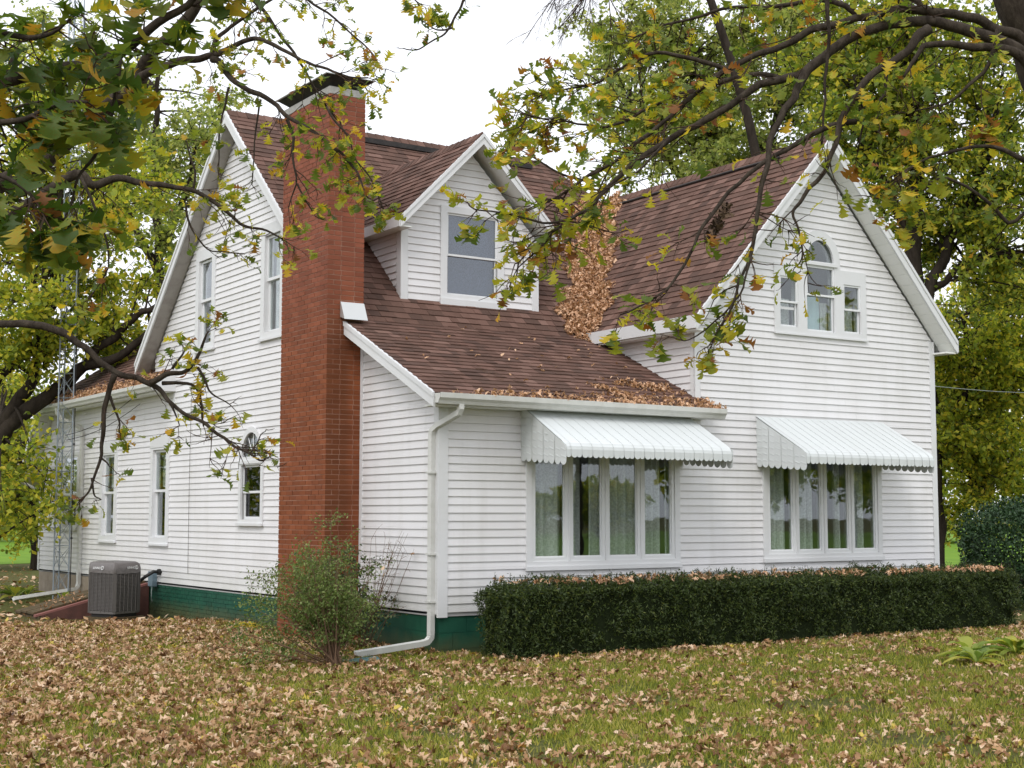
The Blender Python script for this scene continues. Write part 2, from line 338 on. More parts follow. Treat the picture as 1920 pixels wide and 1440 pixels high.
def sash_frame(fr, u0, u1, z0, z1, d0, d1, wd, par, name='sash'):
    m = MB(); plate(m, fr, rect(u0, u1, z0, z1), [rect(u0+wd, u1-wd, z0+wd, z1-wd)], d0, d1); return m.build(name, M['sash'], par)
def double_hung(key, fr, o, gl, rail, head=0., screen=False, curtain=None, lower_dark=True, glass='glass', depth=.055):
    # o = casing rect, gl = opening rect inside the casing, rail = height of the meeting rail
    cw = MB(); plate(cw, fr, rect(*o), [rect(*gl)], .003, .034)
    u0, u1, z0, z1 = gl
    # jamb lining
    for a in ((u0-.012, u0, z0, z1), (u1, u1+.012, z0, z1)): fbox(cw, fr, a[0], a[1], -.12, .0028, a[2], a[3])
    win = cw.build('window', M['trim'], house)
    s = MB(); fbox(s, fr, o[0]-.015, o[1]+.015, .0345, .065, o[2], o[2]+.035); s.build('sill', M['trim'], win)
    sash_frame(fr, u0, u1, rail-.02, z1, -.045+(.055-depth), -.015+(.055-depth), .045, win)
    sash_frame(fr, u0, u1, z0, rail+.02, -.08, -.05, .045, win)
    pane(fr, u0+.045, u1-.045, rail+.025, z1-.045, -.03+(.055-depth), win, glass)
    pane(fr, u0+.045, u1-.045, z0+.045, rail-.025, -.066, win, 'glass_dull' if screen else glass)
    if head: m = MB(); fbox(m, fr, o[0]+.01, o[1]-.01, .0345, .045, o[3]-head, o[3]-.01); m.build('head_panel', M['trim'], win)
    if curtain:
        for (a, b, c0, c1, mt) in curtain: folds(MB(), fr, a, b, c0, c1, -.17, .018, .1).build('curtain', M[mt], win, smooth=True)
    cut(key, o[0]+.03, o[1]-.03, o[2]+.02, o[3]-.02); hole(key, rect(u0-.013, u1+.013, z0-.01, z1+.01))
    return win
double_hung('L', FL, (7.30, 8.16, 4.44, 6.20), (7.44, 8.02, 4.56, 6.02), 5.33, curtain=[(7.42, 7.7, 5.3, 6.1, 'curtain')])
double_hung('L', FL, (4.56, 5.42, 4.37, 6.20), (4.70, 5.28, 4.50, 6.02), 5.33, curtain=[(4.9, 5.3, 4.4, 6.1, 'curtain')])
double_hung('L', FL, (9.27, 10.24, 1.14, 3.12), (9.42, 10.10, 1.28, 2.86), 2.12, .22, curtain=[(9.4, 10.1, 2.2, 2.9, 'curtain')])
double_hung('L', FL, (12.08, 13.12, 1.15, 3.12), (12.25, 12.97, 1.29, 2.86), 2.12, .22, curtain=[(12.2, 13.0, 2.2, 2.9, 'curtain')])
double_hung('L', FL, (14.55, 15.62, 1.36, 3.0), (14.63, 15.54, 1.43, 2.93), 2.12, screen=True, curtain=[(14.6, 15.6, 2.3, 2.95, 'curtain')], depth=.02)
# arched window left of the chimney
cw = MB(); U0, U1 = 5.22, 6.16
plate(cw, FL, arch(U0, U1, 2.52, 3.07, 1.52), [rect(U0+.09, U1-.09, 1.62, 2.47), arch(U0+.11, U1-.11, 2.60, 2.98)], .003, .036)
aw = cw.build('window', M['trim'], house, label='arched window beside the brick chimney')
s = MB(); fbox(s, FL, U0-.015, U1+.015, .0365, .07, 1.52, 1.56); s.build('sill', M['trim'], aw)
s = MB(); fbox(s, FL, U0+.0, U1, .0365, .05, 2.49, 2.54); s.build('transom_bar', M['trim'], aw)
sash_frame(FL, U0+.09, U1-.09, 2.03, 2.47, -.03, -.01, .035, aw); sash_frame(FL, U0+.09, U1-.09, 1.62, 2.07, -.055, -.032, .045, aw)
pane(FL, U0+.125, U1-.125, 2.06, 2.44, -.02, aw, 'glass_dull'); pane(FL, U0+.135, U1-.135, 1.665, 2.03, -.045, aw, 'glass_dull')
obj('fanlight', *plate_raw(FL, arch(U0+.10, U1-.10, 2.60, 2.985), -.02), M['glass'], aw)
mt = MB(); cu = (U0+U1)/2
for a in (20, 55, 90, 125, 160):
    a = R_(a); mt.tube([FL(cu+.12*math.cos(a), -.012, 2.60+.13*math.sin(a)), FL(cu+.36*math.cos(a), -.012, 2.60+.37*math.sin(a))], .008, 4)
mt.tube([FL(cu+.12*math.cos(R_(a)), -.012, 2.60+.13*math.sin(R_(a))) for a in range(0, 181, 15)], .008, 4); mt.build('glazing_bar', M['sash'], aw)
cut('L', U0+.03, U1-.03, 1.54, 2.60); cut('L', U0+.07, U1-.07, 2.60, 2.78); cut('L', U0+.17, U1-.17, 2.78, 2.93); cut('L', U0+.29, U1-.29, 2.93, 3.02)
hole('L', rect(U0+.08, U1-.08, 1.60, 2.48)); hole('L', arch(U0+.10, U1-.10, 2.59, 2.99))
# front gable: three lights in one casing, arched in the middle
cw = MB()
outer = [(5.69, 4.34), (7.62, 4.34), (7.62, 5.40), (7.06, 5.40)]+arch(6.21, 7.06, 5.53, 5.97, n=10)+[(6.21, 5.40), (5.69, 5.40)]
hs_ = [rect(5.80, 6.17, 4.46, 5.21), rect(7.13, 7.50, 4.45, 5.19), rect(6.35, 6.94, 4.43, 5.42), arch(6.36, 6.93, 5.49, 5.82)]
plate(cw, FF, outer, hs_, .003, .034)
tw = cw.build('window', M['trim'], house, label='triple window with arched middle light in the front gable')
s = MB(); fbox(s, FF, 5.68, 7.63, .0345, .055, 4.34, 4.365); s.build('sill', M['trim'], tw)
s = MB(); fbox(s, FF, 6.30, 6.99, .0345, .055, 5.43, 5.475); s.build('transom_bar', M['trim'], tw)
for (a, b, c0, c1, rl) in ((5.80, 6.17, 4.46, 5.21, 4.83), (7.13, 7.50, 4.45, 5.19, 4.81), (6.35, 6.94, 4.43, 5.42, 4.98)):
    sash_frame(FF, a, b, rl-.015, c1, -.01, .02, .03, tw); sash_frame(FF, a, b, c0, rl+.015, -.035, -.012, .03, tw)
    pane(FF, a+.03, b-.03, rl+.015, c1-.03, 0, tw, 'glass'); pane(FF, a+.03, b-.03, c0+.03, rl-.015, -.022, tw, 'glass')
    hole('F', rect(a-.005, b+.005, c0-.005, c1+.005))
obj('fanlight', *plate_raw(FF, arch(6.355, 6.935, 5.488, 5.825), -.01), M['glass'], tw); hole('F', arch(6.35, 6.94, 5.48, 5.83))
m = MB(); fbox(m, FF, 5.84, 6.13, -.03, -.02, 4.72, 4.76); m.build('screen_bar', M['trim'], tw)
folds(MB(), FF, 6.35, 6.75, 4.45, 4.97, -.12, .012, .2).build('curtain', M['blue_curtain'], tw, smooth=True)
for (a, b) in ((6.76, 6.95), (5.95, 6.15), (7.28, 7.5)): folds(MB(), FF, a, b, 4.45, 4.9, -.14, .015, .08).build('curtain', M['curtain'], tw, smooth=True)
cut('F', 5.72, 7.59, 4.36, 5.38); cut('F', 6.24, 7.03, 5.38, 5.60); cut('F', 6.30, 6.97, 5.60, 5.78); cut('F', 6.42, 6.85, 5.78, 5.90)
# picture windows: four casements each
def picture(o, z0, z1, lab, cur):
    u0, u1 = o; n = 4; wd = (u1-u0-.16)/n; cw = MB()
    hs = [rect(u0+.08+wd*i+.012, u0+.08+wd*(i+1)-.012, z0+.115, z1-.08) for i in range(n)]
    plate(cw, FF, rect(u0, u1, z0, z1), hs, .003, .036)
    fbox(cw, FF, u0-.01, u1+.01, .0365, .06, z0, z0+.055)
    win = cw.build('window', M['trim'], house, label=lab)
    for h in hs:
        a, b, c0, c1 = h[0][0], h[1][0], h[0][1], h[2][1]
        sash_frame(FF, a, b, c0, c1, -.02, .022, .05, win)
        sash_frame(FF, a+.05, b-.05, c0+.05, c1-.05, -.02, .006, .018, win, 'glazing_bead')
        pane(FF, a+.06, b-.06, c0+.06, c1-.06, -.005, win, 'glass'); hole('F', rect(a, b, c0, c1))
    for (a, b) in cur: folds(MB(), FF, a, b, z0+.02, z1-.05, -.11, .035, .15, a).build('curtain', M['curtain'], win, smooth=True)
    cut('F', u0+.03, u1-.03, z0+.03, z1-.03)
picture((1.28, 3.84), .98, 2.86, 'four light picture window under the awning at the house corner', [(1.38, 1.92), (1.98, 2.20), (2.34, 2.56), (2.68, 3.12), (3.30, 3.60), (3.66, 3.78)])
picture((5.40, 7.87), 1.01, 2.86, 'four light picture window under the awning below the front gable', [(5.5, 5.98), (6.12, 6.50), (6.95, 7.1), (7.36, 7.62)])
# dormer window
cw = MB(); plate(cw, FD, rect(1.59, 2.70, 4.80, 6.24), [rect(1.70, 2.59, 4.92, 6.14)], .003, .036); fbox(cw, FD, 1.57, 2.72, .0365, .07, 4.76, 4.85)
dw = cw.build('window', M['trim'], house, label='wide window in the dormer')
sash_frame(FD, 1.70, 2.59, 5.50, 6.14, -.02, .01, .03, dw); sash_frame(FD, 1.70, 2.59, 4.92, 5.53, -.045, -.022, .03, dw)
pane(FD, 1.73, 2.56, 5.53, 6.11, -.005, dw, 'glass_sky'); pane(FD, 1.73, 2.56, 4.95, 5.50, -.035, dw, 'glass_sky')
folds(MB(), FD, 1.69, 2.60, 4.9, 6.15, -.12, .01, .2).build('curtain', M['curtain'], dw, smooth=True)
cut('D', 1.62, 2.67, 4.8, 6.21); hole('D', rect(1.69, 2.60, 4.91, 6.15))

# --- walls and siding boards ---------------------------------------
def interval(top, z):
    us = [p[0] for p in top]; zs = [p[1] for p in top]; k = max(range(len(zs)), key=lambda i: zs[i])
    if z >= zs[k]: return None
    ul = us[0]
    for i in range(k):
        if zs[i] <= z < zs[i+1]: ul = us[i]+(us[i+1]-us[i])*(z-zs[i])/(zs[i+1]-zs[i]) if zs[i+1] > zs[i] else us[i+1]
    ur = us[-1]
    for i in range(len(zs)-1, k, -1):
        if zs[i] <= z < zs[i-1]: ur = us[i]+(us[i-1]-us[i])*(z-zs[i])/(zs[i-1]-zs[i]) if zs[i-1] > zs[i] else us[i-1]; break
    return ul, ur
BOARDS = []
def side_wall(key, fr, top, zb, wallpoly, joints=True):
    m = MB(); plate(m, fr, wallpoly, HOLE.get(key, []), -.12, 0)
    wall = m.build('wall', M['wallback'], house)
    z = zb; kmax = max(p[1] for p in top); ci = 0
    while z < kmax-.01:
        z1 = z+E_; br = {z, z1}
        for r in OPEN.get(key, []):
            for q in r[2:4]:
                if z < q < z1: br.add(q)
        for p in top:
            if z < p[1] < z1: br.add(p[1])
        br = sorted(br); runs = []
        for a, b in zip(br, br[1:]):
            ia, ib = interval(top, a+1e-6), interval(top, b-1e-4)
            if ia is None: continue
            if ib is None: mid = (ia[0]+ia[1])/2; ib = (mid-.01, mid+.01)
            segs = [(ia[0], ia[1], ib[0], ib[1])]
            mz = (a+b)/2
            for r in OPEN.get(key, []):
                if r[2]-1e-6 <= mz <= r[3]:
                    ns = []
                    for s in segs:
                        if r[1] <= s[0] or r[0] >= s[1]: ns.append(s); continue
                        if r[0] > s[0]: ns.append((s[0], r[0], s[2], max(r[0], s[2])))
                        if r[1] < s[1]: ns.append((r[1], s[1], min(r[1], s[3]), s[3]))
                    segs = ns
            for s in segs: runs.append((a, b)+s)
        groups = []
        for r in runs:
            hit = [g for g in groups if any(min(r[3], q[3])-max(r[2], q[2]) > .02 for q in g)]
            ng = [r]
            for g in hit: ng += g; groups.remove(g)
            groups.append(ng)
        for g in groups:
            mb = MB(); dep = lambda zz: .021-.018*(zz-z)/E_
            # a long course is laid in lengths, butted with a hairline
            for (a, b, l0, r0, l1, r1) in g:
                cuts = [l0]
                if joints and len(g) == 1 and r0-l0 > 4.5 and ci % 2 == 0:
                    j = l0+1.2+((ci*1.618*2.3) % (r0-l0-2.4)); cuts.append(j)
                cuts.append(r0)
                for q in range(len(cuts)-1):
                    la, ra = cuts[q], cuts[q+1]; lb = l1 if q == 0 else la; rb = r1 if q == len(cuts)-2 else ra
                    if len(cuts) > 2: ra -= .0015 if q == 0 else 0; rb = min(rb, ra) if q == 0 else rb
                    da, db = dep(a), dep(b)
                    mb.hexa([fr(la, .0005, a+.0004), fr(ra, .0005, a+.0004), fr(ra, da, a+.0004), fr(la, da, a+.0004)],
                            [fr(lb, .0005, b-.0004), fr(rb, .0005, b-.0004), fr(rb, db, b-.0004), fr(lb, db, b-.0004)])
            ar = sum((x[3]-x[2]) for x in g)
            BOARDS.append((ar, mb, wall))
        z = z1; ci += 1
    return wall
topL = [(0., 3.06), (2.2, KZ-.16), (6.38, 8.23-.2), (10.13, 4.52), (10.14, 3.86), (16.72, 3.86), (17.33, 3.12)]
cut('L', 2.08, 3.52, 0, 9)
side_wall('L', FL, topL, ZB, [(0, .45)]+[(17.33, .45)]+topL[::-1])
topF = [(0., 3.06), (4.169, 3.07), (4.17, 4.44), (6.64, 7.10), (9.13, 4.44)]
side_wall('F', FF, topF, ZB, [(0.12, .45), (9.13, .45)]+topF[::-1][:-1]+[(0.12, 3.06)])
side_wall('RL', FRL, [(.0, 4.36), (2.3, 4.37)], ZB+26*E_, rect(.0, 2.3, 3.0, 4.36), False)
OPEN['RL'] = []
side_wall('D', FD, [(.95, 5.88), (2.13, 7.08), (3.31, 5.88)], 4.80, [(.95, 4.7), (3.31, 4.7), (3.31, 5.88), (2.13, 7.08), (.95, 5.88)], False)
side_wall('DL', FDL, [(2.81, 5.86), (4.1, 5.87)], 4.80, rect(2.81, 4.1, 4.5, 5.86), False)
BOARDS.sort(key=lambda b: -b[0])
for ar, mb, wl in BOARDS[:300]: mb.build('siding_board', M['siding'], wl)
rest = MB()
for ar, mb, wl in BOARDS[300:]: rest.add(mb.V, mb.F)
if rest.V: rest.build('small_siding_boards', M['siding'], house, kind='stuff')
# plain far walls and interior
def quadwall(name, P, mat='siding'): obj(name, P, [(0, 1, 2, 3)], M[mat], house)
m = MB(); m.add([(9.13, .02, .45), (9.13, 10.2, .45), (9.13, 10.2, 4.42), (9.13, .02, 4.42)], [(0, 1, 2, 3)])
m.add([(9.13, 10.2, .45), (9.13, 17.33, .45), (9.13, 17.33, 3.1), (9.13, 10.2, 3.1)], [(0, 1, 2, 3)])
m.add([(0.02, 17.33, .45), (9.13, 17.33, .45), (9.13, 17.33, 3.1), (0.02, 17.33, 3.1)], [(0, 1, 2, 3)])
m.add([(9.12, 10.2, 3.1), (9.12, 16.6, 3.1), (9.12, 13.3, 4.9)], [(0, 1, 2)])
m.add([(3.31, 2.69, 4.5), (3.31, 4.1, 4.5), (3.31, 4.1, 5.86), (3.31, 2.69, 5.86)], [(0, 1, 2, 3)])
m.build('wall', M['siding'], house)
m = MB(); m.box((.13, .13, .46), (9.1, 17.2, .5)); m.box((.13, .13, 3.03), (9.1, 2.15, 3.06)); m.box((.13, 2.2, 3.3), (9.1, 10.1, 3.34))
m.box((.13, 2.3, .5), (9.1, 2.4, 3.03)); m.box((4.25, .13, 3.3), (9.1, 2.2, 3.34)); m.box((4.9, 2.4, 3.35), (8.3, 2.5, 5.3)); m.box((2.6, 4.6, 3.34), (2.7, 9.0, 5.6)); m.box((.9, 4.4, 4.0), (4.5, 4.45, 5.8))
m.box((2.6, 4.0, .5), (2.7, 17.2, 3.3)); m.build('partition', M['interior'], house)

# corner boards
m = MB()
fbox(m, FF, -.028, .11, .0, .03, ZB-.06, 3.08); m.build('corner_board', M['trim'], house)
m = MB(); fbox(m, FL, .002, .085, .0, .028, ZB-.02, 3.06); m.build('corner_board', M['trim'], house)
m = MB(); fbox(m, FF, 9.05, 9.16, .0, .03, ZB-.02, 4.44); m.build('corner_board', M['trim'], house)
m = MB(); fbox(m, FF, 4.142, 4.235, .018, .03, 3.3, 4.44); m.build('corner_board', M['trim'], house)
m = MB(); fbox(m, FRL, .002, .075, .0, .028, 3.3, 4.36); m.build('corner_board', M['trim'], house)
m = MB(); fbox(m, FL, 17.25, 17.36, .0, .03, ZB-.02, 3.1); m.build('corner_board', M['trim'], house)
for a, b in ((.922, 1.04), (3.22, 3.338)): m = MB(); fbox(m, FD, a, b, .0, .03, 4.74, 5.86); m.build('corner_board', M['trim'], house)
m = MB(); fbox(m, FDL, 2.682, 2.78, .0, .026, 4.78, 5.84); m.build('corner_board', M['trim'], house)
m = MB(); fbox(m, FL, 1.99, 2.065, .0, .024, ZB, 3.99); m.build('trim_strip', M['trim'], house)
m = MB(); fbox(m, FL, 9.08, 9.16, .002, .026, 3.6, 4.42); m.build('trim_strip', M['trim'], house)
# left wall base strip
m = MB(); fbox(m, FL, .0, 17.33, -.02, .0, ZB-.03, ZB); m.build('starter_strip', M['trim'], house)

# --- roofs -----------------------------------------------------------
SHING = []
def clip(poly, a, b, c):      # keep a*x+b*y <= c
    out = []
    for i in range(len(poly)):
        p, q = poly[i], poly[(i+1) % len(poly)]; fp, fq = a*p[0]+b*p[1]-c, a*q[0]+b*q[1]-c
        if fp <= 0: out.append(p)
        if fp*fq < 0: s = fp/(fp-fq); out.append((p[0]+(q[0]-p[0])*s, p[1]+(q[1]-p[1])*s))
    return out
def roof(P, ea, name='roof', tab=.30, exp=.14, thick=.11, shingles=True, lift=0.):
    P = [Vector(p) for p in P]; a = Vector(ea).normalized()
    n = None
    for i in range(1, len(P)-1):
        q = (P[i]-P[0]).cross(P[i+1]-P[0])
        if q.length > .01: n = q.normalized(); break
    if n.z < 0: n = -n
    u = n.cross(a).normalized()
    if u.z < 0: u = -u
    m = MB(); k = len(P); T = list(P); B = [p-Vector((0, 0, thick)) for p in P]
    m.add(T, [tuple(range(k))], 0); m.add(B, [tuple(range(k))[::-1]], 1)
    m.add(T+B, [(i, (i+1) % k, k+(i+1) % k, k+i) for i in range(k)], 1)
    # merge shared rims
    rf = m.build(name, [M['deck'], M['soffit']], house)
    if not shingles: return rf
    O = P[0]; Q = [((p-O).dot(a), (p-O).dot(u)) for p in P]
    ar = sum(Q[i][0]*Q[(i+1) % k][1]-Q[(i+1) % k][0]*Q[i][1] for i in range(k))
    if ar < 0: Q = Q[::-1]
    t0 = min(q[1] for q in Q)-.02; t1 = max(q[1] for q in Q); s0 = min(q[0] for q in Q); s1 = max(q[0] for q in Q); row = 0
    while t0 < t1:
        s = s0-tab*random.random()
        while s < s1:
            wd = tab*random.choice((.4, .55, .65, .8, .9, .5))
            poly = [(s+.0015, t0), (s+wd-.0015, t0), (s+wd-.0015, t0+exp), (s+.0015, t0+exp)]
            for i in range(k):
                p, q = Q[i], Q[(i+1) % k]; ex, ey = q[0]-p[0], q[1]-p[1]
                poly = clip(poly, ey, -ex, ey*p[0]-ex*p[1]+ (.015*math.hypot(ex, ey) if t0 < min(x[1] for x in Q)+exp*.9 or True else 0))
                if len(poly) < 3: break
            if len(poly) >= 3:
                h = .016+random.choice((0, 0, .006)); nn = len(poly)
                f = lambda q, top: O+a*q[0]+u*q[1]+n*((.001 if not top else (h-(h-.005)*(q[1]-t0)/exp))+lift)
                V = [f(q, True) for q in poly]+[f(q, False) for q in poly]
                Fc = [tuple(range(nn))]+[(i, nn+i, nn+(i+1) % nn, (i+1) % nn) for i in range(nn)]
                cen = sum((Vector(v) for v in V[:nn]), Vector())/nn
                SHING.append(((cen-Vector(CAM)).length, V, Fc, rf))
            s += wd
        t0 += exp; row += 1
    return rf
Z = low_z
OHL = -.25
roof([(OHL, -.32, Z(-.32)), (4.28, -.32, Z(-.32)), (4.28, 2.2, KZ), (OHL, 2.2, KZ)], (1, 0, 0))
m_f = roof([(OHL, 2.2, KZ), (9.37, 2.2, 4.36), (6.0, 6.38, 8.23), (OHL, 6.38, 8.23)], (1, 0, 0))
mz = main_z(10.45)
roof([(OHL, 10.45, mz), (OHL, 6.38, 8.23), (6, 6.38, 8.23), (9.28, 10.45, mz)], (1, 0, 0))
roof([(6, 6.38, 8.23), (9.37, 2.2, 4.36), (9.28, 10.45, mz)], (0, 1, 0))
roof([(3.92, -.3, 4.43), (6.64, -.3, 7.36), (6.64, 5.44, 7.36), (3.92, 2.28, 4.43)], (0, 1, 0))
roof([(6.64, -.3, 7.36), (9.36, -.3, 4.43), (9.36, 2.3, 4.43), (6.64, 5.44, 7.36)], (0, 1, 0))
roof([(.74, 2.35, 5.92), (2.13, 2.35, 7.31), (2.13, 5.38, 7.31), (.74, 3.88, 5.92)], (0, 1, 0), thick=.09)
roof([(2.13, 2.35, 7.31), (3.52, 2.35, 5.92), (3.52, 3.88, 5.92), (2.13, 5.38, 7.31)], (0, 1, 0), thick=.09)
zs9 = lambda x: 4.02+.75*(x+.35)
roof([(-.35, 9.1, 4.02), (.02, 9.1, zs9(.02)), (4.5, 9.9, zs9(4.5)), (4.5, 13.25, zs9(4.5)), (-.35, 16.5, 4.02)], (0, 1, 0))
roof([(-.35, 16.5, 4.02), (4.5, 13.25, zs9(4.5)), (9.4, 16.5, 4.02), (9.4, 17.5, 2.90), (-.35, 17.5, 2.90)], (1, 0, 0))
roof([(4.5, 9.9, zs9(4.5)), (9.4, 9.9, 4.0), (9.4, 16.5, 4.02), (4.5, 13.25, zs9(4.5))], (0, 1, 0), shingles=False)
SHING.sort(key=lambda s: s[0])
for d, V, Fc, rf in SHING[:300]: obj('shingle', V, Fc, M['shingle'], rf)
rest = MB()
for d, V, Fc, rf in SHING[300:]: rest.add(V, Fc)
me_v, me_f = rest.V, rest.F
me = bpy.data.meshes.new('roof_shingles'); me.from_pydata(me_v, [], me_f); me.materials.append(M['shingle']); link('roof_shingles', me, house, kind='stuff')
# ridge caps and vents
def ridge(p0, p1, n1, n2, name='ridge_cap'):
    p0, p1 = Vector(p0), Vector(p1); L = (p1-p0).length; k = int(L/.16); d = (p1-p0)/L; m = MB()
    for i in range(k):
        a, b = p0+d*(L*i/k), p0+d*(L*(i+1.15)/k); h0, h1 = .035, .022
        for nn in (n1, n2):
            nn = Vector(nn); m.hexa([a+Vector((0, 0, .002)), a+nn*.15+Vector((0, 0, .004)), b+nn*.15+Vector((0, 0, .004)), b+Vector((0, 0, .002))],
                                    [a+Vector((0, 0, h0+.012)), a+nn*.15+Vector((0, 0, h0)), b+nn*.15+Vector((0, 0, h1)), b+Vector((0, 0, h1+.012))])
    m.build(name, M['shingle'], house)
q = 1/math.hypot(1, SM); ridge((OHL, 6.38, 8.23), (6.0, 6.38, 8.23), (0, -q, -SM*q), (0, q, -SM*q))
q = 1/math.hypot(1, 1.077); ridge((6.64, -.3, 7.36), (6.64, 5.44, 7.36), (-q, 0, -1.077*q), (q, 0, -1.077*q))
ridge((2.13, 2.36, 7.31), (2.13, 5.38, 7.31), (-.707, 0, -.707), (.707, 0, -.707))
ridge((6.05, 6.32, 8.18), (6.64, 5.5, 7.42), (.2, -.7, -.65), (.72, .2, -.65))
m = MB(); m.box((1.1, 6.10, 8.02), (5.6, 6.20, 8.105)); m.build('ridge_vent', M['blackmetal'], house)
m = MB(); m.tube([(6.45, .6, 7.20), (6.45, 4.9, 7.20)], .022, 6); m.build('ridge_vent', M['blackmetal'], house)

# rake boards, soffits, fascias
def beam(p0, p1, h, wv, name='rake_board', mat='trim', par=house, z0=.012):
    p0, p1, wv = Vector(p0), Vector(p1), Vector(wv); dz = Vector((0, 0, h)); up = Vector((0, 0, z0)); m = MB()
    m.hexa([p0-dz, p1-dz, p1-dz+wv, p0-dz+wv], [p0+up, p1+up, p1+up+wv, p0+up+wv]); return m.build(name, M[mat], par)
x = OHL-.003
beam((x, -.33, Z(-.33)), (x, 2.06, Z(2.06)), .17, (-.03, 0, 0)); beam((x-.032, -.33, Z(-.33)), (x-.032, 2.06, Z(2.06)), .05, (-.012, 0, 0), 'drip_edge')
beam((x, 3.56, main_z(3.56)), (x, 6.38, 8.23), .19, (-.03, 0, 0)); beam((x, 6.38, 8.23), (x, 10.46, main_z(10.46)), .19, (-.03, 0, 0))
beam((x-.032, 6.38, 8.23), (x-.032, 10.47, main_z(10.47)), .055, (-.012, 0, 0), 'drip_edge')
beam((x-.032, 3.56, main_z(3.56)), (x-.032, 6.38, 8.23), .055, (-.012, 0, 0), 'drip_edge')
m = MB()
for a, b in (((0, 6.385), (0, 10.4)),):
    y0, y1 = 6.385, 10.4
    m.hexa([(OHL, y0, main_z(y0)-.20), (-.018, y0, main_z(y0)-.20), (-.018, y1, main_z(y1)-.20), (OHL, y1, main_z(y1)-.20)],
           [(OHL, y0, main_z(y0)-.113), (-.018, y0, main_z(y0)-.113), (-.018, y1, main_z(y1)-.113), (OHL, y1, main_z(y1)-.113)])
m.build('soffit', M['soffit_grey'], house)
yF = -.303
for sx in (-1, 1):
    x0_, x1_ = 6.64, 6.64+sx*2.72; z0_, z1_ = 7.36, 4.43
    beam((x0_, yF, z0_), (x1_, yF, z1_), .19, (0, -.03, 0)); beam((x0_, yF-.032, z0_), (x1_, yF-.032, z1_), .055, (0, -.012, 0), 'drip_edge')
# soffit panels under the front gable, right rake and left rake
for sx in (-1, 1):
    n = 20
    for i in range(n):
        f0, f1 = i/n+.0012, (i+1)/n-.0012
        xa, xb = 6.64+sx*2.70*f0, 6.64+sx*2.70*f1; za, zb_ = 7.36-2.91*f0-.195, 7.36-2.91*f1-.195
        m = MB(); m.hexa([(xa, -.30, za), (xb, -.30, zb_), (xb, -.019, zb_), (xa, -.019, za)], [(xa, -.30, za+.02), (xb, -.30, zb_+.02), (xb, -.019, zb_+.02), (xa, -.019, za+.02)])
        m.build('soffit_panel', M['soffit'], house)
# boxed eave returns
m = MB(); m.box((9.135, -.30, 4.235), (9.355, 4., 4.26)); m.build('soffit', M['soffit'], house)
m = MB(); m.box((3.93, -.30, 4.235), (4.14, 2.1, 4.26)); m.build('soffit', M['soffit'], house)
beam((3.917, -.33, 4.43), (3.917, 2.2, 4.43), .17, (-.025, 0, 0), 'fascia'); beam((9.363, -.33, 4.43), (9.363, 3.6, 4.43), .17, (.025, 0, 0), 'fascia')
# dormer
for sx in (-1, 1):
    beam((2.13, 2.347, 7.31), (2.13+sx*1.4, 2.347, 5.91), .15, (0, -.026, 0)); beam((2.13, 2.318, 7.31), (2.13+sx*1.4, 2.318, 5.91), .045, (0, -.012, 0), 'drip_edge')
    beam((2.13+sx*1.393, 2.34, 5.915), (2.13+sx*1.393, 3.86, 5.915), .14, (sx*.022, 0, 0), 'fascia')
m = MB(); m.box((.745, 2.36, 5.78), (.935, 3.8, 5.80)); m.build('soffit', M['soffit'], house)
m = MB(); m.box((3.325, 2.36, 5.78), (3.515, 3.8, 5.80)); m.build('soffit', M['soffit'], house)
# low roof fascia + soffit
beam((OHL, -.322, Z(-.32)), (4.28, -.322, Z(-.32)), .15, (0, -.02, 0), 'fascia', z0=-.02)
m = MB(); m.box((-.22, -.318, 3.02), (4.27, -.018, 3.04)); m.build('soffit', M['soffit'], house)
# rear wing
beam((-.352, 9.1, 4.02), (-.352, 16.5, 4.02), .14, (-.02, 0, 0), 'fascia', z0=-.02)
m = MB(); m.box((-.345, 9.12, 3.85), (-.019, 16.55, 3.87)); m.build('soffit', M['soffit'], house)
beam((-.353, 16.5, 4.02), (-.353, 17.5, 2.90), .14, (-.03, 0, 0))
for i in range(8):
    y0, y1 = 16.5+i*.125+.001, 16.5+(i+1)*.125-.001; za, zb_ = 4.02-1.12*(y0-16.5)-.16, 4.02-1.12*(y1-16.5)-.16
    m = MB(); m.hexa([(-.34, y0, za), (-.019, y0, za), (-.019, y1, zb_), (-.34, y1, zb_)], [(-.34, y0, za+.018), (-.019, y0, za+.018), (-.019, y1, zb_+.018), (-.34, y1, zb_+.018)]); m.build('soffit_panel', M['soffit'], house)
m = MB(); m.hexa([(-.37, 9.06, 3.86), (0, 9.06, 3.86), (0, 9.095, 3.86), (-.37, 9.095, 3.86)], [(-.37, 9.06, 4.03), (0, 9.06, 4.31), (0, 9.095, 4.31), (-.37, 9.095, 4.03)]); m.build('rake_board', M['trim'], house)

# gutters
def gutter(p0, p1, out, name='gutter'):
    p0, p1, out = Vector(p0), Vector(p1), Vector(out)
    prof = [(0, 0), (0, -.115), (.075, -.12), (.092, -.085), (.118, -.055), (.122, -.004), (.132, .004), (.132, -.004), (.128, -.058), (.1, -.09), (.082, -.13), (-.004, -.126), (-.004, 0)]
    prof = prof; k = len(prof); V = [p+out*a+Vector((0, 0, b)) for p in (p0, p1) for a, b in prof]
    F = [(i, (i+1) % k, k+(i+1) % k, k+i) for i in range(k)]
    m = MB(); m.add(V, F)
    cap = [(0, -.002), (0, -.115), (.075, -.12), (.092, -.085), (.118, -.055), (.122, -.004)]
    d = (p1-p0).normalized()*.003
    for p, s in ((p0, 1), (p1, -1)): m.add([p+out*a+Vector((0, 0, b))+d*s for a, b in cap], [tuple(range(6))])
    return m.build(name, M['gutter'], house)
g1 = gutter((-.27, -.347, Z(-.32)-.01), (4.33, -.347, Z(-.32)-.03), (0, -1, 0))
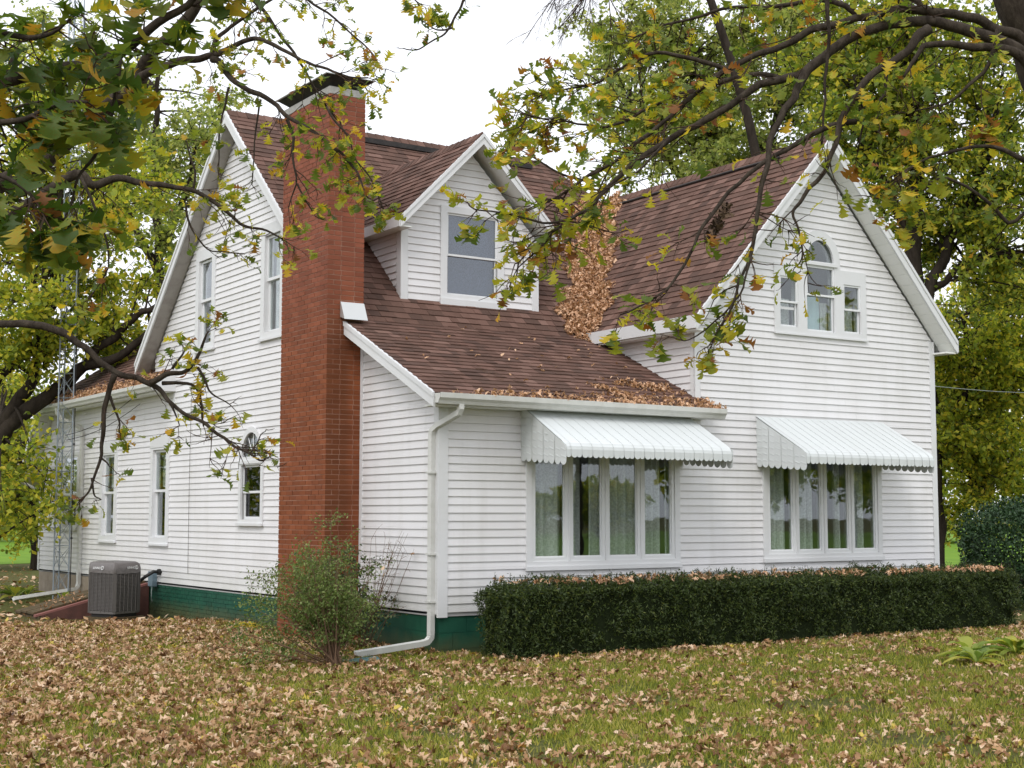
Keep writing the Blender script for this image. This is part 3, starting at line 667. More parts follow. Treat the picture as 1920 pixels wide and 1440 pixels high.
g2 = gutter((-.377, 9.05, 3.99), (-.377, 16.62, 3.99), (-1, 0, 0))
# downspouts: squarish pipe along a path
def pipe(P, name='downspout', r=.048, mat='gutter'):
    m = MB(); m.tube(P, r, 4, phase=math.pi/4); o = m.build(name, M[mat], house)
    return o
dsp = pipe([(.06, -.40, 3.06), (.06, -.40, 2.98), (.055, -.375, 2.93), (-.035, -.02, 2.79), (-.062, .06, 2.73), (-.066, .07, 2.66), (-.066, .07, .26), (-.07, .07, .20), (-.12, .065, .15), (-.2, .06, .135), (-1.12, .03, .055)])
m = MB()
for i in range(7):
    f = i/7; y = -.36+.30*f; zz = 2.925-.12*f
    m.tube([(.052-.07*f, y, zz), (.05-.07*f, y+.008, zz-.004)], .053, 4, phase=math.pi/4)
for i in range(6):
    a = i/5*math.pi/2; m.tube([(-.066-.08*(1-math.cos(a)), .07, .24-.09*math.sin(a)), (-.069-.08*(1-math.cos(a)), .07, .236-.09*math.sin(a))], .053, 4, phase=math.pi/4)
m.build('elbow', M['gutter'], dsp)
m = MB()
for zz in (2.2, 1.2, .62): m.box((-.118, .015, zz), (-.0175, .125, zz+.025))
m.build('strap', M['gutter'], dsp)
d2 = pipe([(-.44, 14.75, 3.90), (-.44, 14.75, 3.80), (-.36, 14.65, 3.66), (-.10, 14.25, 3.48), (-.07, 14.2, 3.38), (-.07, 14.2, .30), (-.10, 14.18, .22), (-.2, 14.1, .18), (-1.55, 13.45, .07)])
# flashing where the low roof meets the chimney
m = MB(); m.hexa([(-.34, 1.93, 4.32), (.015, 1.93, 4.32), (.015, 2.06, 4.36), (-.34, 2.06, 4.36)], [(-.34, 2.045, 4.565), (.015, 2.045, 4.565), (.015, 2.065, 4.57), (-.34, 2.065, 4.57)]); m.build('flashing', M['flash'], house)
# wires at the back gutter, hanging cord
m = MB()
for a, b in (((-.45, 14.1, 3.3), (-.4, 10.2, 3.8)), ((-.45, 14.0, 3.2), (-.05, 10.8, 3.75))):
    m.tube([tuple(np.array(a)*(1-t_)+np.array(b)*t_-np.array((0, 0, .12*math.sin(math.pi*t_)))) for t_ in np.linspace(0, 1, 8)], .007, 4)
m.build('wire', M['black'], house)
m = MB(); m.tube([(-.03, 8.27, 3.7), (-.035, 8.27, 2.2), (-.03, 8.27, .70)], .0035, 4); cord = m.build('cord', M['twig'], house)
# attic side piece seen past the right corner
m = MB(); m.box((9.165, .05, 2.92), (9.26, .30, 3.09)); m.build('meter_hood', M['trim'], house)

# --- awnings ---------------------------------------------------------
def awning(x0, x1, lab):
    zt, zf, zv, D = 3.11, 2.565, 2.39, 1.0; n = 33 if x1-x0 > 2.65 else 32
    fm = MB(); fm.tube([FF(x0+.02, .04, zt-.03), FF(x1-.02, .04, zt-.03)], .012, 4); fm.tube([FF(x0+.03, D-.04, zf-.05), FF(x1-.03, D-.04, zf-.05)], .012, 4)
    for x in (x0+.03, x1-.03): fm.tube([FF(x, .04, zt-.04), FF(x, D-.04, zf-.05)], .01, 4); fm.tube([FF(x, .04, 2.45), FF(x, D-.06, 2.48)], .01, 4)
    A = fm.build('awning', M['awning'], house, label=lab)
    wd = (x1-x0)/n
    def strip(fr, u0, u1, prof, lift, nm):
        # prof: list of (d,z) centre line; scalloped end
        m = MB(); c = (u0+u1)/2; h = (u1-u0)/2; V = []; k = len(prof)
        pts = [(u0, i) for i in range(k)]
        L = [fr(u0, d+lift, z) for d, z in prof]; Rr = [fr(u1, d+lift, z) for d, z in prof]
        V = L+Rr; F = [(i, i+1, k+i+1, k+i) for i in range(k-1)]
        # scallop
        ed, ez = prof[-1]; arc = [fr(c+h*math.cos(a), ed+lift, ez-h*.9*math.sin(a)) for a in [math.pi*j/6 for j in range(1, 6)]]
        b = len(V); V += arc; F.append((k-1,)+tuple(range(b+4, b-1, -1))+(2*k-1,))
        m.add(V, F); m.build(nm, M['awning'], A)
    for i in range(n):
        lf = .006 if i % 2 else 0.
        strip(FF, x0+i*wd-.006, x0+(i+1)*wd+.006 if i % 2 else x0+(i+1)*wd-.003, [(.012, zt), (D-.09, zf+.045), (D-.04, zf+.012), (D-.01, zf-.03), (D, zf-.07), (D, zv+.045)], lf, 'awning_slat')
    # sides
    ns = 8; ws = D/ns
    for xs, sg in ((x0, 1), (x1, -1)):
        fs = Fr((xs, 0, 0), (0., -1., 0), (-1.*sg, 0, 0))
        for i in range(ns):
            u0, u1 = i*ws+.012, (i+1)*ws+.012; za = zt-(zt-zf)*(u0/D)-.012; zb2 = zt-(zt-zf)*(u1/D)-.012; zz = 2.43-.01*i; lf = .004*(i % 2)
            V = [fs(u0, lf, zz), fs(u1, lf, zz), fs(u1, lf, zb2), fs(u0, lf, za)]; c = (u0+u1)/2; h = (u1-u0)/2
            V += [fs(c+h*math.cos(a), lf, zz-h*.9*math.sin(a)) for a in [math.pi*j/6 for j in range(1, 6)]]
            m = MB(); m.add(V, [(0, 8, 7, 6, 5, 4, 1), (0, 1, 2, 3)])
            if sg == 1:      # pressed ribs
                z5 = zz+.03
                while z5 < min(za, zb2)-.05:
                    m.hexa([fs(u0+.02, lf+.001, z5+.03), fs(u1-.02, lf+.001, z5), fs(u1-.02, lf+.006, z5), fs(u0+.02, lf+.006, z5+.03)], [fs(u0+.02, lf+.001, z5+.042), fs(u1-.02, lf+.001, z5+.012), fs(u1-.02, lf+.003, z5+.012), fs(u0+.02, lf+.003, z5+.042)]); z5 += .09
            m.build('side_slat', M['awning'], A)
    return A
awning(1.21, 3.93, 'white metal awning tucked under the gutter')
awning(5.30, 7.92, 'white metal awning below the front gable')

# --- chimney -----------------------------------------------------------
CX0, CX1, CY0, CY1, CT = -.53, .02, 2.07, 3.53, 7.43
m = MB(); m.box((CX0+.0065, CY0+.0065, 0), (CX1-.0065, CY1-.0065, CT)); chim = m.build('chimney', M['mortar'], house)
BR = []; CH = CT/110.; bh = CH-.010; BL, BW = .193, .09
def row(u0, u1, off):
    s = u0-off; out = []
    while s < u1-.02:
        a, b = max(s, u0), min(s+BL, u1)
        if b-a > .02: out.append((a, b))
        s += BL+.010
    return out
for i in range(110):
    z0 = i*CH+.005; z1 = z0+bh; odd = i % 2
    j = lambda: random.uniform(-.0018, .0018)
    ys = CY0+(.0 if odd else BW+.01)
    for a, b in row(ys, CY1, 0 if odd else .0): q = j(); BR.append(((CX0+q, a, z0), (CX0+BW, b, z1), 1))       # left face
    xs0 = CX0+(BW+.01 if odd else 0)
    for a, b in row(xs0, CX1, 0 if not odd else .09): q = j(); BR.append(((a, CY0+q, z0), (b, CY0+BW, z1), 1))    # front face
    if z1 > 4.2:
        for a, b in row(CY0+(BW+.01 if not odd else BW+.01), CY1-BW-.01, .09*odd): BR.append(((CX1-BW, a, z0), (CX1+j(), b, z1), 0))
        for a, b in row(CX0+BW+.01, CX1, .09*odd): BR.append(((a, CY1-BW, z0), (b, CY1+j(), z1), 0))
def bmesh_brick(lo, hi, mb): return mb.box(lo, hi)
BR.sort(key=lambda b: (-b[2], np.linalg.norm((np.array(b[0])+np.array(b[1]))/2-np.array(CAM)) if b[0][2] > 1.25 else 99))
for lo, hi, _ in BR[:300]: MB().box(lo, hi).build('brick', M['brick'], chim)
rest = MB()
for lo, hi, _ in BR[300:]: rest.box(lo, hi)
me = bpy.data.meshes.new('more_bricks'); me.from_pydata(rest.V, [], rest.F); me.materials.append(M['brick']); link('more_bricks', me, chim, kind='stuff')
m = MB(); m.box((CX0-.004, CY0-.004, CT), (CX1+.004, CY1+.004, CT+.10)); m.build('crown', M['concrete'], chim)
m = MB(); a, b_ = .10, .075
x0, x1, y0, y1 = CX0, CX1, CY0, CY1; zc = CT+.10
lo_ = [(x0+a, y0+a, zc), (x1-a, y0+a, zc), (x1-a, y1-a, zc), (x0+a, y1-a, zc)]; hi_ = [(x0-b_, y0-b_, zc+.14), (x1+b_, y0-b_, zc+.14), (x1+b_, y1+b_, zc+.14), (x0-b_, y1+b_, zc+.14)]
m.hexa(lo_, hi_); m.build('hood', M['blackmetal'], chim)
m = MB(); xm = (x0+x1)/2
m.hexa([(x0-b_-.03, y0-b_-.03, zc+.142), (x1+b_+.03, y0-b_-.03, zc+.142), (x1+b_+.03, y1+b_+.03, zc+.142), (x0-b_-.03, y1+b_+.03, zc+.142)],
       [(x0-b_-.03, y0-b_-.03, zc+.152), (x1+b_+.03, y0-b_-.03, zc+.152), (x1+b_+.03, y1+b_+.03, zc+.152), (x0-b_-.03, y1+b_+.03, zc+.152)])
m.hexa([(x0-.06, y0-.06, zc+.153), (x1+.06, y0-.06, zc+.153), (x1+.06, y1+.06, zc+.153), (x0-.06, y1+.06, zc+.153)], [(xm-.05, y0+.3, zc+.20), (xm+.05, y0+.3, zc+.20), (xm+.05, y1-.3, zc+.20), (xm-.05, y1-.3, zc+.20)])
m.build('hood_lid', M['flash'], chim)

# --- foundation ---------------------------------------------------------
m = MB(); m.box((.012, 3.4, -.4), (.14, 10.6, .47)); fd = m.build('foundation', M['green'], house, label='green painted brick foundation under the side wall')
for i in range(-2, 7):
    z0 = i*.0680-.005
    for a, b in row(3.53, 10.58, .1*(i % 2)):
        q = random.uniform(0, .006); MB().box((q, a, z0), (.05, b, z0+.058)).build('foundation_brick', M['green'], fd)
m = MB(); m.box((.008, 10.61, -.3), (.15, 17.33, .47)); fd2 = m.build('foundation', M['beige'], house, label='beige block foundation under the rear wing')
for i in range(3):
    for k in range(20):
        y0 = 10.62+k*.40+(.2 if i % 2 else 0)
        if y0 < 17.0: MB().box((0.0, y0, i*.2-.13), (.05, min(y0+.39, 17.33), i*.2+.06)).build('foundation_block', M['beige'], fd2)
m = MB(); m.box((.03, .03, -.1), (9.1, .2, .45)); m.box((.03, .03, -.1), (.2, 2.05, .45))
fd3 = m.build('foundation', M['green'], house, label='dark green block foundation at the front corner')
for i in range(3):
    for k in range(25):
        x0 = .02+k*.4-(.2 if i % 2 else 0)
        if x0 < 9: MB().box((max(x0, .02), .02, i*.2-.15), (min(x0+.396, 9.1), .06, i*.2+.046)).build('foundation_block', M['green'], fd3)
    for k in range(6):
        y0 = .064+k*.4-(.2 if i % 2 else 0)
        if y0 < 2.: MB().box((.02, max(y0, .064), i*.2-.15), (.06, min(y0+.396, 2.05), i*.2+.046)).build('foundation_block', M['green'], fd3)
m = MB()
for k in range(7): m.box((-.004, 5.75+k*.045, .22), (.012, 5.75+k*.045+.025, .40))
m.box((-.002, 5.70, .20), (.0, 6.10, .42)); m.build('foundation_vent', M['green'], house)
# electrical box with cables by the air conditioner
m = MB(); m.box((-.10, 9.78, .42), (-.018, 10.02, .68)); bx_ = m.build('electrical_box', M['boxgrey'], house)
m = MB(); m.tube([(-.06, 9.62, .68), (-.14, 9.62, .69), (-.28, 9.66, .60), (-.45, 9.72, .45), (-.60, 9.75, .35)], .03, 8); m.tube([(-.015, 9.62, .68), (-.07, 9.62, .68)], .055, 10); m.build('hose', M['black'], bx_)
m = MB(); m.tube([(-.06-.1*math.sin(a), 9.92-.26*math.sin(a)+.0, .27+.14*math.cos(a)) for a in np.linspace(0, 2*math.pi*.8, 18)], .010, 5); m.build('cable', M['cable'], bx_)
# rear porch roof seen past the corner
m = MB(); m.hexa([(-.70, 17.55, 2.60), (6, 17.55, 2.60), (6, 20.5, 2.40), (-.70, 20.5, 2.40)], [(-.70, 17.55, 2.74), (6, 17.55, 2.74), (6, 20.5, 2.54), (-.70, 20.5, 2.54)])
m.box((-.66, 20.2, 0), (-.56, 20.3, 2.4)); m.tube([(-.6, 17.8, 2.58), (-.05, 17.45, 2.25)], .03, 4); m.build('porch_roof', M['gutter'], house)
m = MB(); m.hexa([(-.70, 17.56, 2.745), (6, 17.56, 2.745), (6, 20.5, 2.545), (-.70, 20.5, 2.545)], [(-.70, 17.56, 2.76), (6, 17.56, 2.76), (6, 20.5, 2.56), (-.70, 20.5, 2.56)]); m.build('porch_shingles', M['shingle'], house)

# ------------------------------------------------------------------ leaf templates & scattering
def leaf_template(kind, curl=0., seed=0):
    r = random.Random(seed)
    if kind == 'oak':
        ys = [0, .09, .17, .26, .32, .40, .46, .56, .64, .74, .80, .90, .96, 1.0]; wv = [.012, .03, .20, .06, .10, .38, .09, .20, .50, .15, .36, .33, .19, .0]
    elif kind == 'broad':
        ys = [0, .08, .18, .28, .34, .44, .50, .60, .68, .78, .84, .93, 1.0]; wv = [.012, .05, .20, .19, .32, .29, .40, .37, .46, .42, .34, .24, .0]
    elif kind == 'dry':
        ys = [0, .18, .34, .48, .66, .82, 1.0]; wv = [.015, .19, .08, .35, .15, .29, .04]
    elif kind == 'oval':
        ys = [0, .25, .6, 1.]; wv = [.02, .28, .30, 0]
    else:
        ys = [0, .5, 1.]; wv = [.02, .34, 0]
    wv = [x*(1+r.uniform(-.15, .15)) for x in wv]
    n = len(ys); V = []
    for y, x in zip(ys, wv):
        bend = curl*math.sin(y*math.pi*.9)
        V.append((0, y, bend+0)); V.append((-x, y+.06*(x > .2), bend+abs(curl)*x*1.1+.10*x)); V.append((x, y+.06*(x > .2), bend+abs(curl)*x*1.1*r.uniform(.2, 1.3)+.10*x))
    F = []
    for i in range(n-1):
        a = 3*i; b = 3*i+3
        F += [(a, b, b+1), (a, b+1, a+1), (a, a+2, b+2), (a, b+2, b)]
    V = np.array(V, float); V[:, 1] -= 0
    F = [f for f in F if not (wv[-1] == 0 and False)]
    return V, np.array(F)
def rots(n, tilt=None, r=rng):       # random rotation matrices; tilt: max lean from flat, None = anything
    yaw = r.uniform(0, 2*np.pi, n)
    if tilt is None:
        q = r.normal(size=(n, 4)); q /= np.linalg.norm(q, axis=1)[:, None]; a, b, c, d = q.T
        return np.stack([np.stack([1-2*(c*c+d*d), 2*(b*c-a*d), 2*(b*d+a*c)], -1), np.stack([2*(b*c+a*d), 1-2*(b*b+d*d), 2*(c*d-a*b)], -1), np.stack([2*(b*d-a*c), 2*(c*d+a*b), 1-2*(b*b+c*c)], -1)], 1)
    t1 = r.normal(0, tilt, n); t2 = r.normal(0, tilt, n); cy, sy = np.cos(yaw), np.sin(yaw); z = np.zeros(n); o = np.ones(n)
    Rz = np.stack([np.stack([cy, -sy, z], -1), np.stack([sy, cy, z], -1), np.stack([z, z, o], -1)], 1)
    ca, sa = np.cos(t1), np.sin(t1); Rx = np.stack([np.stack([o, z, z], -1), np.stack([z, ca, -sa], -1), np.stack([z, sa, ca], -1)], 1)
    cb, sb = np.cos(t2), np.sin(t2); Ry = np.stack([np.stack([cb, z, sb], -1), np.stack([z, o, z], -1), np.stack([-sb, z, cb], -1)], 1)
    return Rz@Rx@Ry
def scatter(name, tmpls, pos, R, size, mat, parent=None, **k):
    pos = np.asarray(pos); n = len(pos); size = np.broadcast_to(size, (n,)); pick = rng.integers(0, len(tmpls), n); VV = []; FF_ = []; off = 0
    for i, (V, F) in enumerate(tmpls):
        s = np.where(pick == i)[0]
        if len(s) == 0: continue
        W = np.einsum('nij,vj->nvi', R[s], V)*size[s][:, None, None]+pos[s][:, None, :]
        VV.append(W.reshape(-1, 3)); FF_.append((F[None]+(np.arange(len(s))*len(V))[:, None, None]+off).reshape(-1, F.shape[1])); off += len(s)*len(V)
    return big(name, np.concatenate(VV), np.concatenate(FF_), mat, parent, **k)
OAK = [leaf_template('oak', c, i) for i, c in enumerate((.0, .12, .22, -.15))]
OVAL = [leaf_template('oval', .1, 3), leaf_template('oval', -.05, 4)]
quadleaf = (np.array([(0, 0, 0), (-.33, .45, .08), (0, 1, 0), (.33, .5, .06)]), np.array([(0, 3, 2, 1)]))
quadleaf2 = (np.array([(0, 0, 0), (-.28, .6, -.06), (0, 1, .05), (.35, .45, .1)]), np.array([(0, 3, 2, 1)]))
QL = [quadleaf, quadleaf2]
HL = [(np.array([(0, 0, 0), (-.26, .35, .10), (-.22, .72, .06), (0, 1, -.06), (.22, .72, .06), (.26, .35, .10)]), np.array([(0, 3, 2, 1), (0, 5, 4, 3)]))]

# ------------------------------------------------------------------ lawn leaves and grass
def wedge(n, r0, r1, half=.46, p=2.):
    u = rng.uniform(size=n); r = (r0**p+(r1**p-r0**p)*u)**(1/p); th = YAW+rng.uniform(-half, half, n)
    return np.stack([CAM[0]+r*np.sin(th), CAM[1]+r*np.cos(th)], -1), r
def off_house(P, m_=0.02):
    x, y = P[:, 0], P[:, 1]
    ins = ((x > -m_) & (x < 9.15) & (y > -m_) & (y < 17.4)) | ((x > -.55) & (x < .1) & (y > 2.05) & (y < 3.55)) | ((x > .3) & (x < 9.5) & (y > -1.05) & (y < 0)) | ((x > -1.9) & (x < 0) & (y > 10.2) & (y < 11.6))
    return ~ins
def nz(P, s, o=0.): return np.array([noise.noise((a*s+o, b*s, o)) for a, b in P])
def leaf_density(P):
    x, y = P[:, 0], P[:, 1]
    # thick on the left side of the yard and along the house, thinner in front of the hedge
    side = 1/(1+np.exp((x*.8-y*.35+1.6)/1.6)); d = .17+.72*side
    near = np.exp(-np.maximum(0, np.minimum(np.abs(y+1.4), 9))/.5)*(x > 0)*.35
    n = nz(P, .9)*.40+nz(P, 2.6, 5.)*.5
    return np.clip(d+near+n, .03, 1.2)
P, r = wedge(115000, 7.5, 24); k = off_house(P); P, r = P[k], r[k]
dn_ = leaf_density(P); k = rng.uniform(size=len(P)) < dn_*.70; P, r, dn_ = P[k], r[k], dn_[k]
zz = gh(P[:, 0], P[:, 1])+.014+rng.uniform(0, .035, len(P))*np.clip(dn_, .3, 1)
DEADT = [leaf_template('dry', c, 20+i) for i, c in enumerate((.28, .16, -.22, .40, .1))]
DT2 = []
for V, F in DEADT:                   # folded, curled dry leaves
    V = V.copy(); V[:, 2] += V[:, 0]**2*random.choice((-.6, 1., 2.2))+V[:, 0]*random.uniform(-.25, .25); V[:, 1] -= .5; V[:, 2] += np.random.default_rng(len(DT2)).normal(0, .045, len(V)); V[:, 0] *= .85; DT2.append((V, F))
scatter('fallen_leaves', DT2, np.c_[P, zz], rots(len(P), .62), .048+.062*rng.uniform(size=len(P))**1.6, M['dead'], kind='stuff', label='dry brown oak leaves scattered over the lawn', cat='fallen leaves')
P, r = wedge(26000, 24, 60, p=1.6); k = off_house(P); P, r = P[k], r[k]; k = rng.uniform(size=len(P)) < leaf_density(P)*np.clip((52-r)/28, 0, 1); P, r = P[k], r[k]
scatter('distant_fallen_leaves', QL, np.c_[P, gh(P[:, 0], P[:, 1])+.015], rots(len(P), .4), rng.uniform(.1, .16, len(P)), M['dead'], kind='stuff', label='dry leaves strewn on the grass beside and behind the house', cat='fallen leaves')
P, r = wedge(420000, 7.5, 24, p=1.5); k = off_house(P); P, r = P[k], r[k]
g = nz(P[::1], 1.1, 9.) ; k = rng.uniform(size=len(P)) < np.clip(.75+g*1.3, .12, 1); P, r = P[k], r[k]
n = len(P); h = rng.uniform(.03, .065, n); th = rng.uniform(0, 2*np.pi, n); wd = .0045+.0002*r; ln = rng.normal(0, .022, (n, 2))
B = np.c_[P, gh(P[:, 0], P[:, 1])-.002]; dx = np.c_[np.cos(th)*wd, np.sin(th)*wd, np.zeros(n)]
V = np.stack([B-dx, B+dx, B+np.c_[ln, h]], 1).reshape(-1, 3); big('grass', V, np.arange(3*n).reshape(-1, 3), M['grass'], kind='stuff', label='short lawn grass showing between the dry leaves', cat='grass')

# leaves in the roof valley, gutters and on the roof
def roofleaves(name, P3, lab, size=(.07, .12), tilt=.7):
    P3 = np.array(P3); scatter(name, DT2, P3, rots(len(P3), tilt), rng.uniform(*size, len(P3)), M['dead_roof'], kind='stuff', label=lab, cat='fallen leaves')
Pv = []
V0 = np.array((3.92, 2.28, 4.43)); V1 = np.array((6.64, 5.44, 7.36))
for i in range(6800):
    f = -.05+random.random()*.99; c = V0+(V1-V0)*f; wdt = .27+.05*math.sin(f*17)+.05*math.sin(f*41)
    if f < .03: wdt = .2
    s = random.uniform(-1, 1)*wdt*random.choice((1, 1, 1, 1.15)); a = random.random()
    # move sideways along x or y
    x, y = c[0]+s*1.0, c[1]-s*.75
    zr = max(main_z(y), 4.43+1.077*(x-3.92) if x > 3.9 else 0)
    pile = .10*(1-min(1, abs(s)/wdt))
    Pv.append((x, y, zr+.01+pile*random.random()+.01))
roofleaves('valley_leaf_pile', Pv, 'deep drift of dry leaves filling the roof valley')
Pg = []
for i in range(620):
    x = -.15+4.5*random.random()**.62; y = -.46+.13*random.random(); zz_ = Z(-.32)-.04+.05*random.random()
    if random.random() < .45: y = -.33+abs(random.gauss(0, .10))*(.5+x*.4); zz_ = Z(y)+.025
    Pg.append((x, y, zz_))
roofleaves('gutter_leaves', Pg, 'dry leaves collected in the gutter above the corner picture window', (.05, .09))
Pg = []
for i in range(170): x = 3.2+random.gauss(0, .22); Pg.append((x+random.random()*.6, .05+.55*(3.9-x)*.55+random.gauss(0, .07), 0))
for i in range(110): f = random.random(); Pg.append((2.9+f*-.35+random.gauss(0, .07), -.25+f*.45+random.gauss(0, .04), 0))
for i in range(60): Pg.append((random.uniform(.2, 3.9), random.uniform(-.2, 2.2), 0))
Pg = [(x, y, low_z(y)+.03) for x, y, _ in Pg if -.3 < y < 2.2 and x < 4.1 and (x > 1.5 or random.random() < .3)]
roofleaves('roof_leaves', Pg, 'loose dry leaves lying on the low front roof', (.05, .08), .4)
Pg = []
for i in range(1100): y = random.uniform(9.2, 16.4); x = -.42+abs(random.gauss(0, .16)); Pg.append((x, y, (4.0 if x < -.36 else zs9(x)+.03)))
for i in range(300): Pg.append((random.uniform(-.6, .5), random.uniform(17.6, 20), 2.78))
roofleaves('wing_roof_leaves', Pg, 'dry leaves along the gutter of the rear wing', (.06, .10), .5)
# pine-needle like wisps on the low roof
m = MB()
for i in range(60):
    x, y = random.uniform(.2, 3.8), random.uniform(-.1, 2.); a = random.uniform(0, 6.28); L = random.uniform(.05, .14)
    if random.random() < .5: x, y = 1.0+random.gauss(0, .18), .35+random.gauss(0, .12)
    P3 = [(x+L*math.cos(a)*t_+.02*math.sin(3*t_), y+L*math.sin(a)*t_+.02*t_*t_, low_z(y+L*math.sin(a)*t_)+.028+.01*math.sin(3*t_)) for t_ in (0, .5, 1)]
    m.tube(P3, .0018, 3, cap=False)
m.build('roof_twigs', M['dry_stem'], kind='stuff', label='thin dry twigs strewn on the low front roof', cat='twigs')

# ------------------------------------------------------------------ air conditioner
AX, AY = -.88, 9.50
ac = root('air_conditioner', (AX, AY, 0), 'grey outdoor air conditioner under a fitted cover beside the cellar doors', 'air conditioner')
az = YAW-R_(15.5)          # one corner points towards the lawn
def fp(s, rr, n=6):        # rounded square footprint, rotated
    P = []; s *= 1.05; rr *= 1.05
    for q in range(4):
        a0 = math.pi/2*q
        rq = rr*.25 if q in (0, 2) else rr*1.35
        cx, cy = (s-rq)*math.cos(math.pi/4+a0)*math.sqrt(2), (s-rq)*math.sin(math.pi/4+a0)*math.sqrt(2)
        for i in range(n+1):
            a = a0+math.pi/2*i/n; P.append((cx+rq*math.cos(a), cy+rq*math.sin(a)))
    th = math.pi/4-az
    return [(AX+x*math.cos(th)-y*math.sin(th), AY+x*math.sin(th)+y*math.cos(th)) for x, y in P]
def prism(mb, P, z0, z1, P2=None): P2 = P2 or P; k = len(P); mb.add([(x, y, z0) for x, y in P]+[(x, y, z1) for x, y in P2], [tuple(range(k))[::-1], tuple(range(k, 2*k))]+[(i, (i+1) % k, k+(i+1) % k, k+i) for i in range(k)])
m = MB(); prism(m, fp(.38, .1), -.05, .045); m.build('pad', M['moss'], ac)
m = MB(); prism(m, fp(.30, .12), .05, .11); m.build('base', M['acdark'], ac)
m = MB(); prism(m, fp(.315, .14), .11, .84); m.build('coil', M['acdark'], ac)
m = MB(); prism(m, fp(.34, .15), .105, .15); prism(m, fp(.34, .15), .80, .85); cab = m.build('cabinet', M['ac'], ac)
FP = fp(.338, .15, 5); k = len(FP)
for i in range(27):
    z = .16+i*.0238; m = MB(); inner = fp(.322, .14, 5)
    V = [(x, y, z) for x, y in FP]+[(x, y, z+.013) for x, y in FP]+[(x, y, z+.018) for x, y in inner]+[(x, y, z+.005) for x, y in inner]
    m.add(V, [(a*k+j, a*k+(j+1) % k, ((a+1) % 4)*k+(j+1) % k, ((a+1) % 4)*k+j) for a in range(4) for j in range(k)]); m.build('louver', M['ac'], cab)
m = MB()
per = [(a, b) for a, b in zip(FP, FP[1:]+FP[:1])]
for a, b in per:
    L = math.hypot(b[0]-a[0], b[1]-a[1]); n = max(1, int(round(L/.085)))
    for j in range(n):
        x, y = a[0]+(b[0]-a[0])*j/n, a[1]+(b[1]-a[1])*j/n; c = Vector((x-AX, y-AY, 0)).normalized()*.004
        m.box((x+c.x-.006, y+c.y-.006, .14), (x+c.x+.006, y+c.y+.006, .81))
for q in (1, 3):
    i = q*6+q; x, y = FP[(q*6+3) % k]; m.box((x-.02, y-.02, .11), (x+.02, y+.02, .84))
m.build('corner_post', M['ac'], cab)
m = MB(); C0, C1, C2, C3 = fp(.352, .16, 8), fp(.356, .16, 8), fp(.345, .16, 8), fp(.30, .16, 8); kk = len(C0); V = []
for ri, (ring, z) in enumerate(((C0, .795), (C1, .86), (C2, .955), (C3, .985))):
    V += [(x+random.uniform(-.004, .004), y+random.uniform(-.004, .004), z+.012*math.sin(i*.9+ri)*(ri < 3)+.02*(ri >= 2)*((y-AY)*.8+(x-AX)*-.3)) for i, (x, y) in enumerate(ring)]
m.add(V, [(a*kk+j, a*kk+(j+1) % kk, (a+1)*kk+(j+1) % kk, (a+1)*kk+j) for a in range(3) for j in range(kk)]+[tuple(range(3*kk, 4*kk))]); cov = m.build('cover', M['accover'], ac, smooth=True)
def text(s, loc, rotz, size, par, name='lettering', mat='white'):
    cu = bpy.data.curves.new(name, 'FONT'); cu.body = s; cu.size = size; cu.extrude = .0015; cu.align_x = 'CENTER'; cu.offset = size*.012
    o = bpy.data.objects.new(name, cu); col.objects.link(o); bpy.context.view_layer.update()
    me = bpy.data.meshes.new_from_object(o.evaluated_get(bpy.context.evaluated_depsgraph_get())); bpy.data.objects.remove(o)
    me.transform(Matrix.Translation(Vector(loc)-Vector(ORG[par.name]))@Matrix.Rotation(rotz, 4, 'Z')@Matrix.Rotation(math.pi/2, 4, 'X')); me.materials.clear(); me.materials.append(M[mat])
    return link(name, me, par)
for sgn in (1, -1):
    # outward normals of the two faces towards the camera
    ang = math.atan2(CAM[1]-AY, CAM[0]-AX)+sgn*math.pi/4; nx, ny = math.cos(ang), math.sin(ang); tx, ty = -ny, nx
    sh_ = .02 if sgn == 1 else -.02
    px_, py_ = AX+nx*.383+tx*sh_, AY+ny*.383+ty*sh_
    text('LENNOX', (px_, py_, .865), ang+math.pi/2, .055, cov)
    m = MB(); m.tube([(px_+tx*(.105+.035*math.cos(a))+nx*.001, py_+ty*(.105+.035*math.cos(a))+ny*.001, .885+.028*math.sin(a)) for a in np.linspace(-2.2, 2.2, 12)], .006, 4); m.build('emblem', M['white'], cov)

ac.location.z = -.10
# ------------------------------------------------------------------ cellar doors
bk = root('cellar_hatch', (-.95, 10.9, -.15), 'sloping maroon cellar hatch with plank doors against the side wall', 'cellar door')
def sl(x): return -.05+(x+1.95)*.25
HY = 10.18
for y0, y1 in ((HY, HY+.06), (HY+1.34, HY+1.40)):
    m = MB(); m.add([(-1.92, y0, -.3), (-.02, y0, -.3), (-.02, y0, sl(-.02)), (-1.92, y0, sl(-1.92)), (-1.92, y1, -.3), (-.02, y1, -.3), (-.02, y1, sl(-.02)), (-1.92, y1, sl(-1.92))],
          [(0, 1, 2, 3), (7, 6, 5, 4), (0, 4, 5, 1), (1, 5, 6, 2), (2, 6, 7, 3), (3, 7, 4, 0)]); m.build('side_wall', M['maroon'], bk)
m = MB(); m.box((-1.99, HY-.06, -.3), (-1.93, HY+1.42, -.065)); m.build('front_curb', M['moss'], bk)
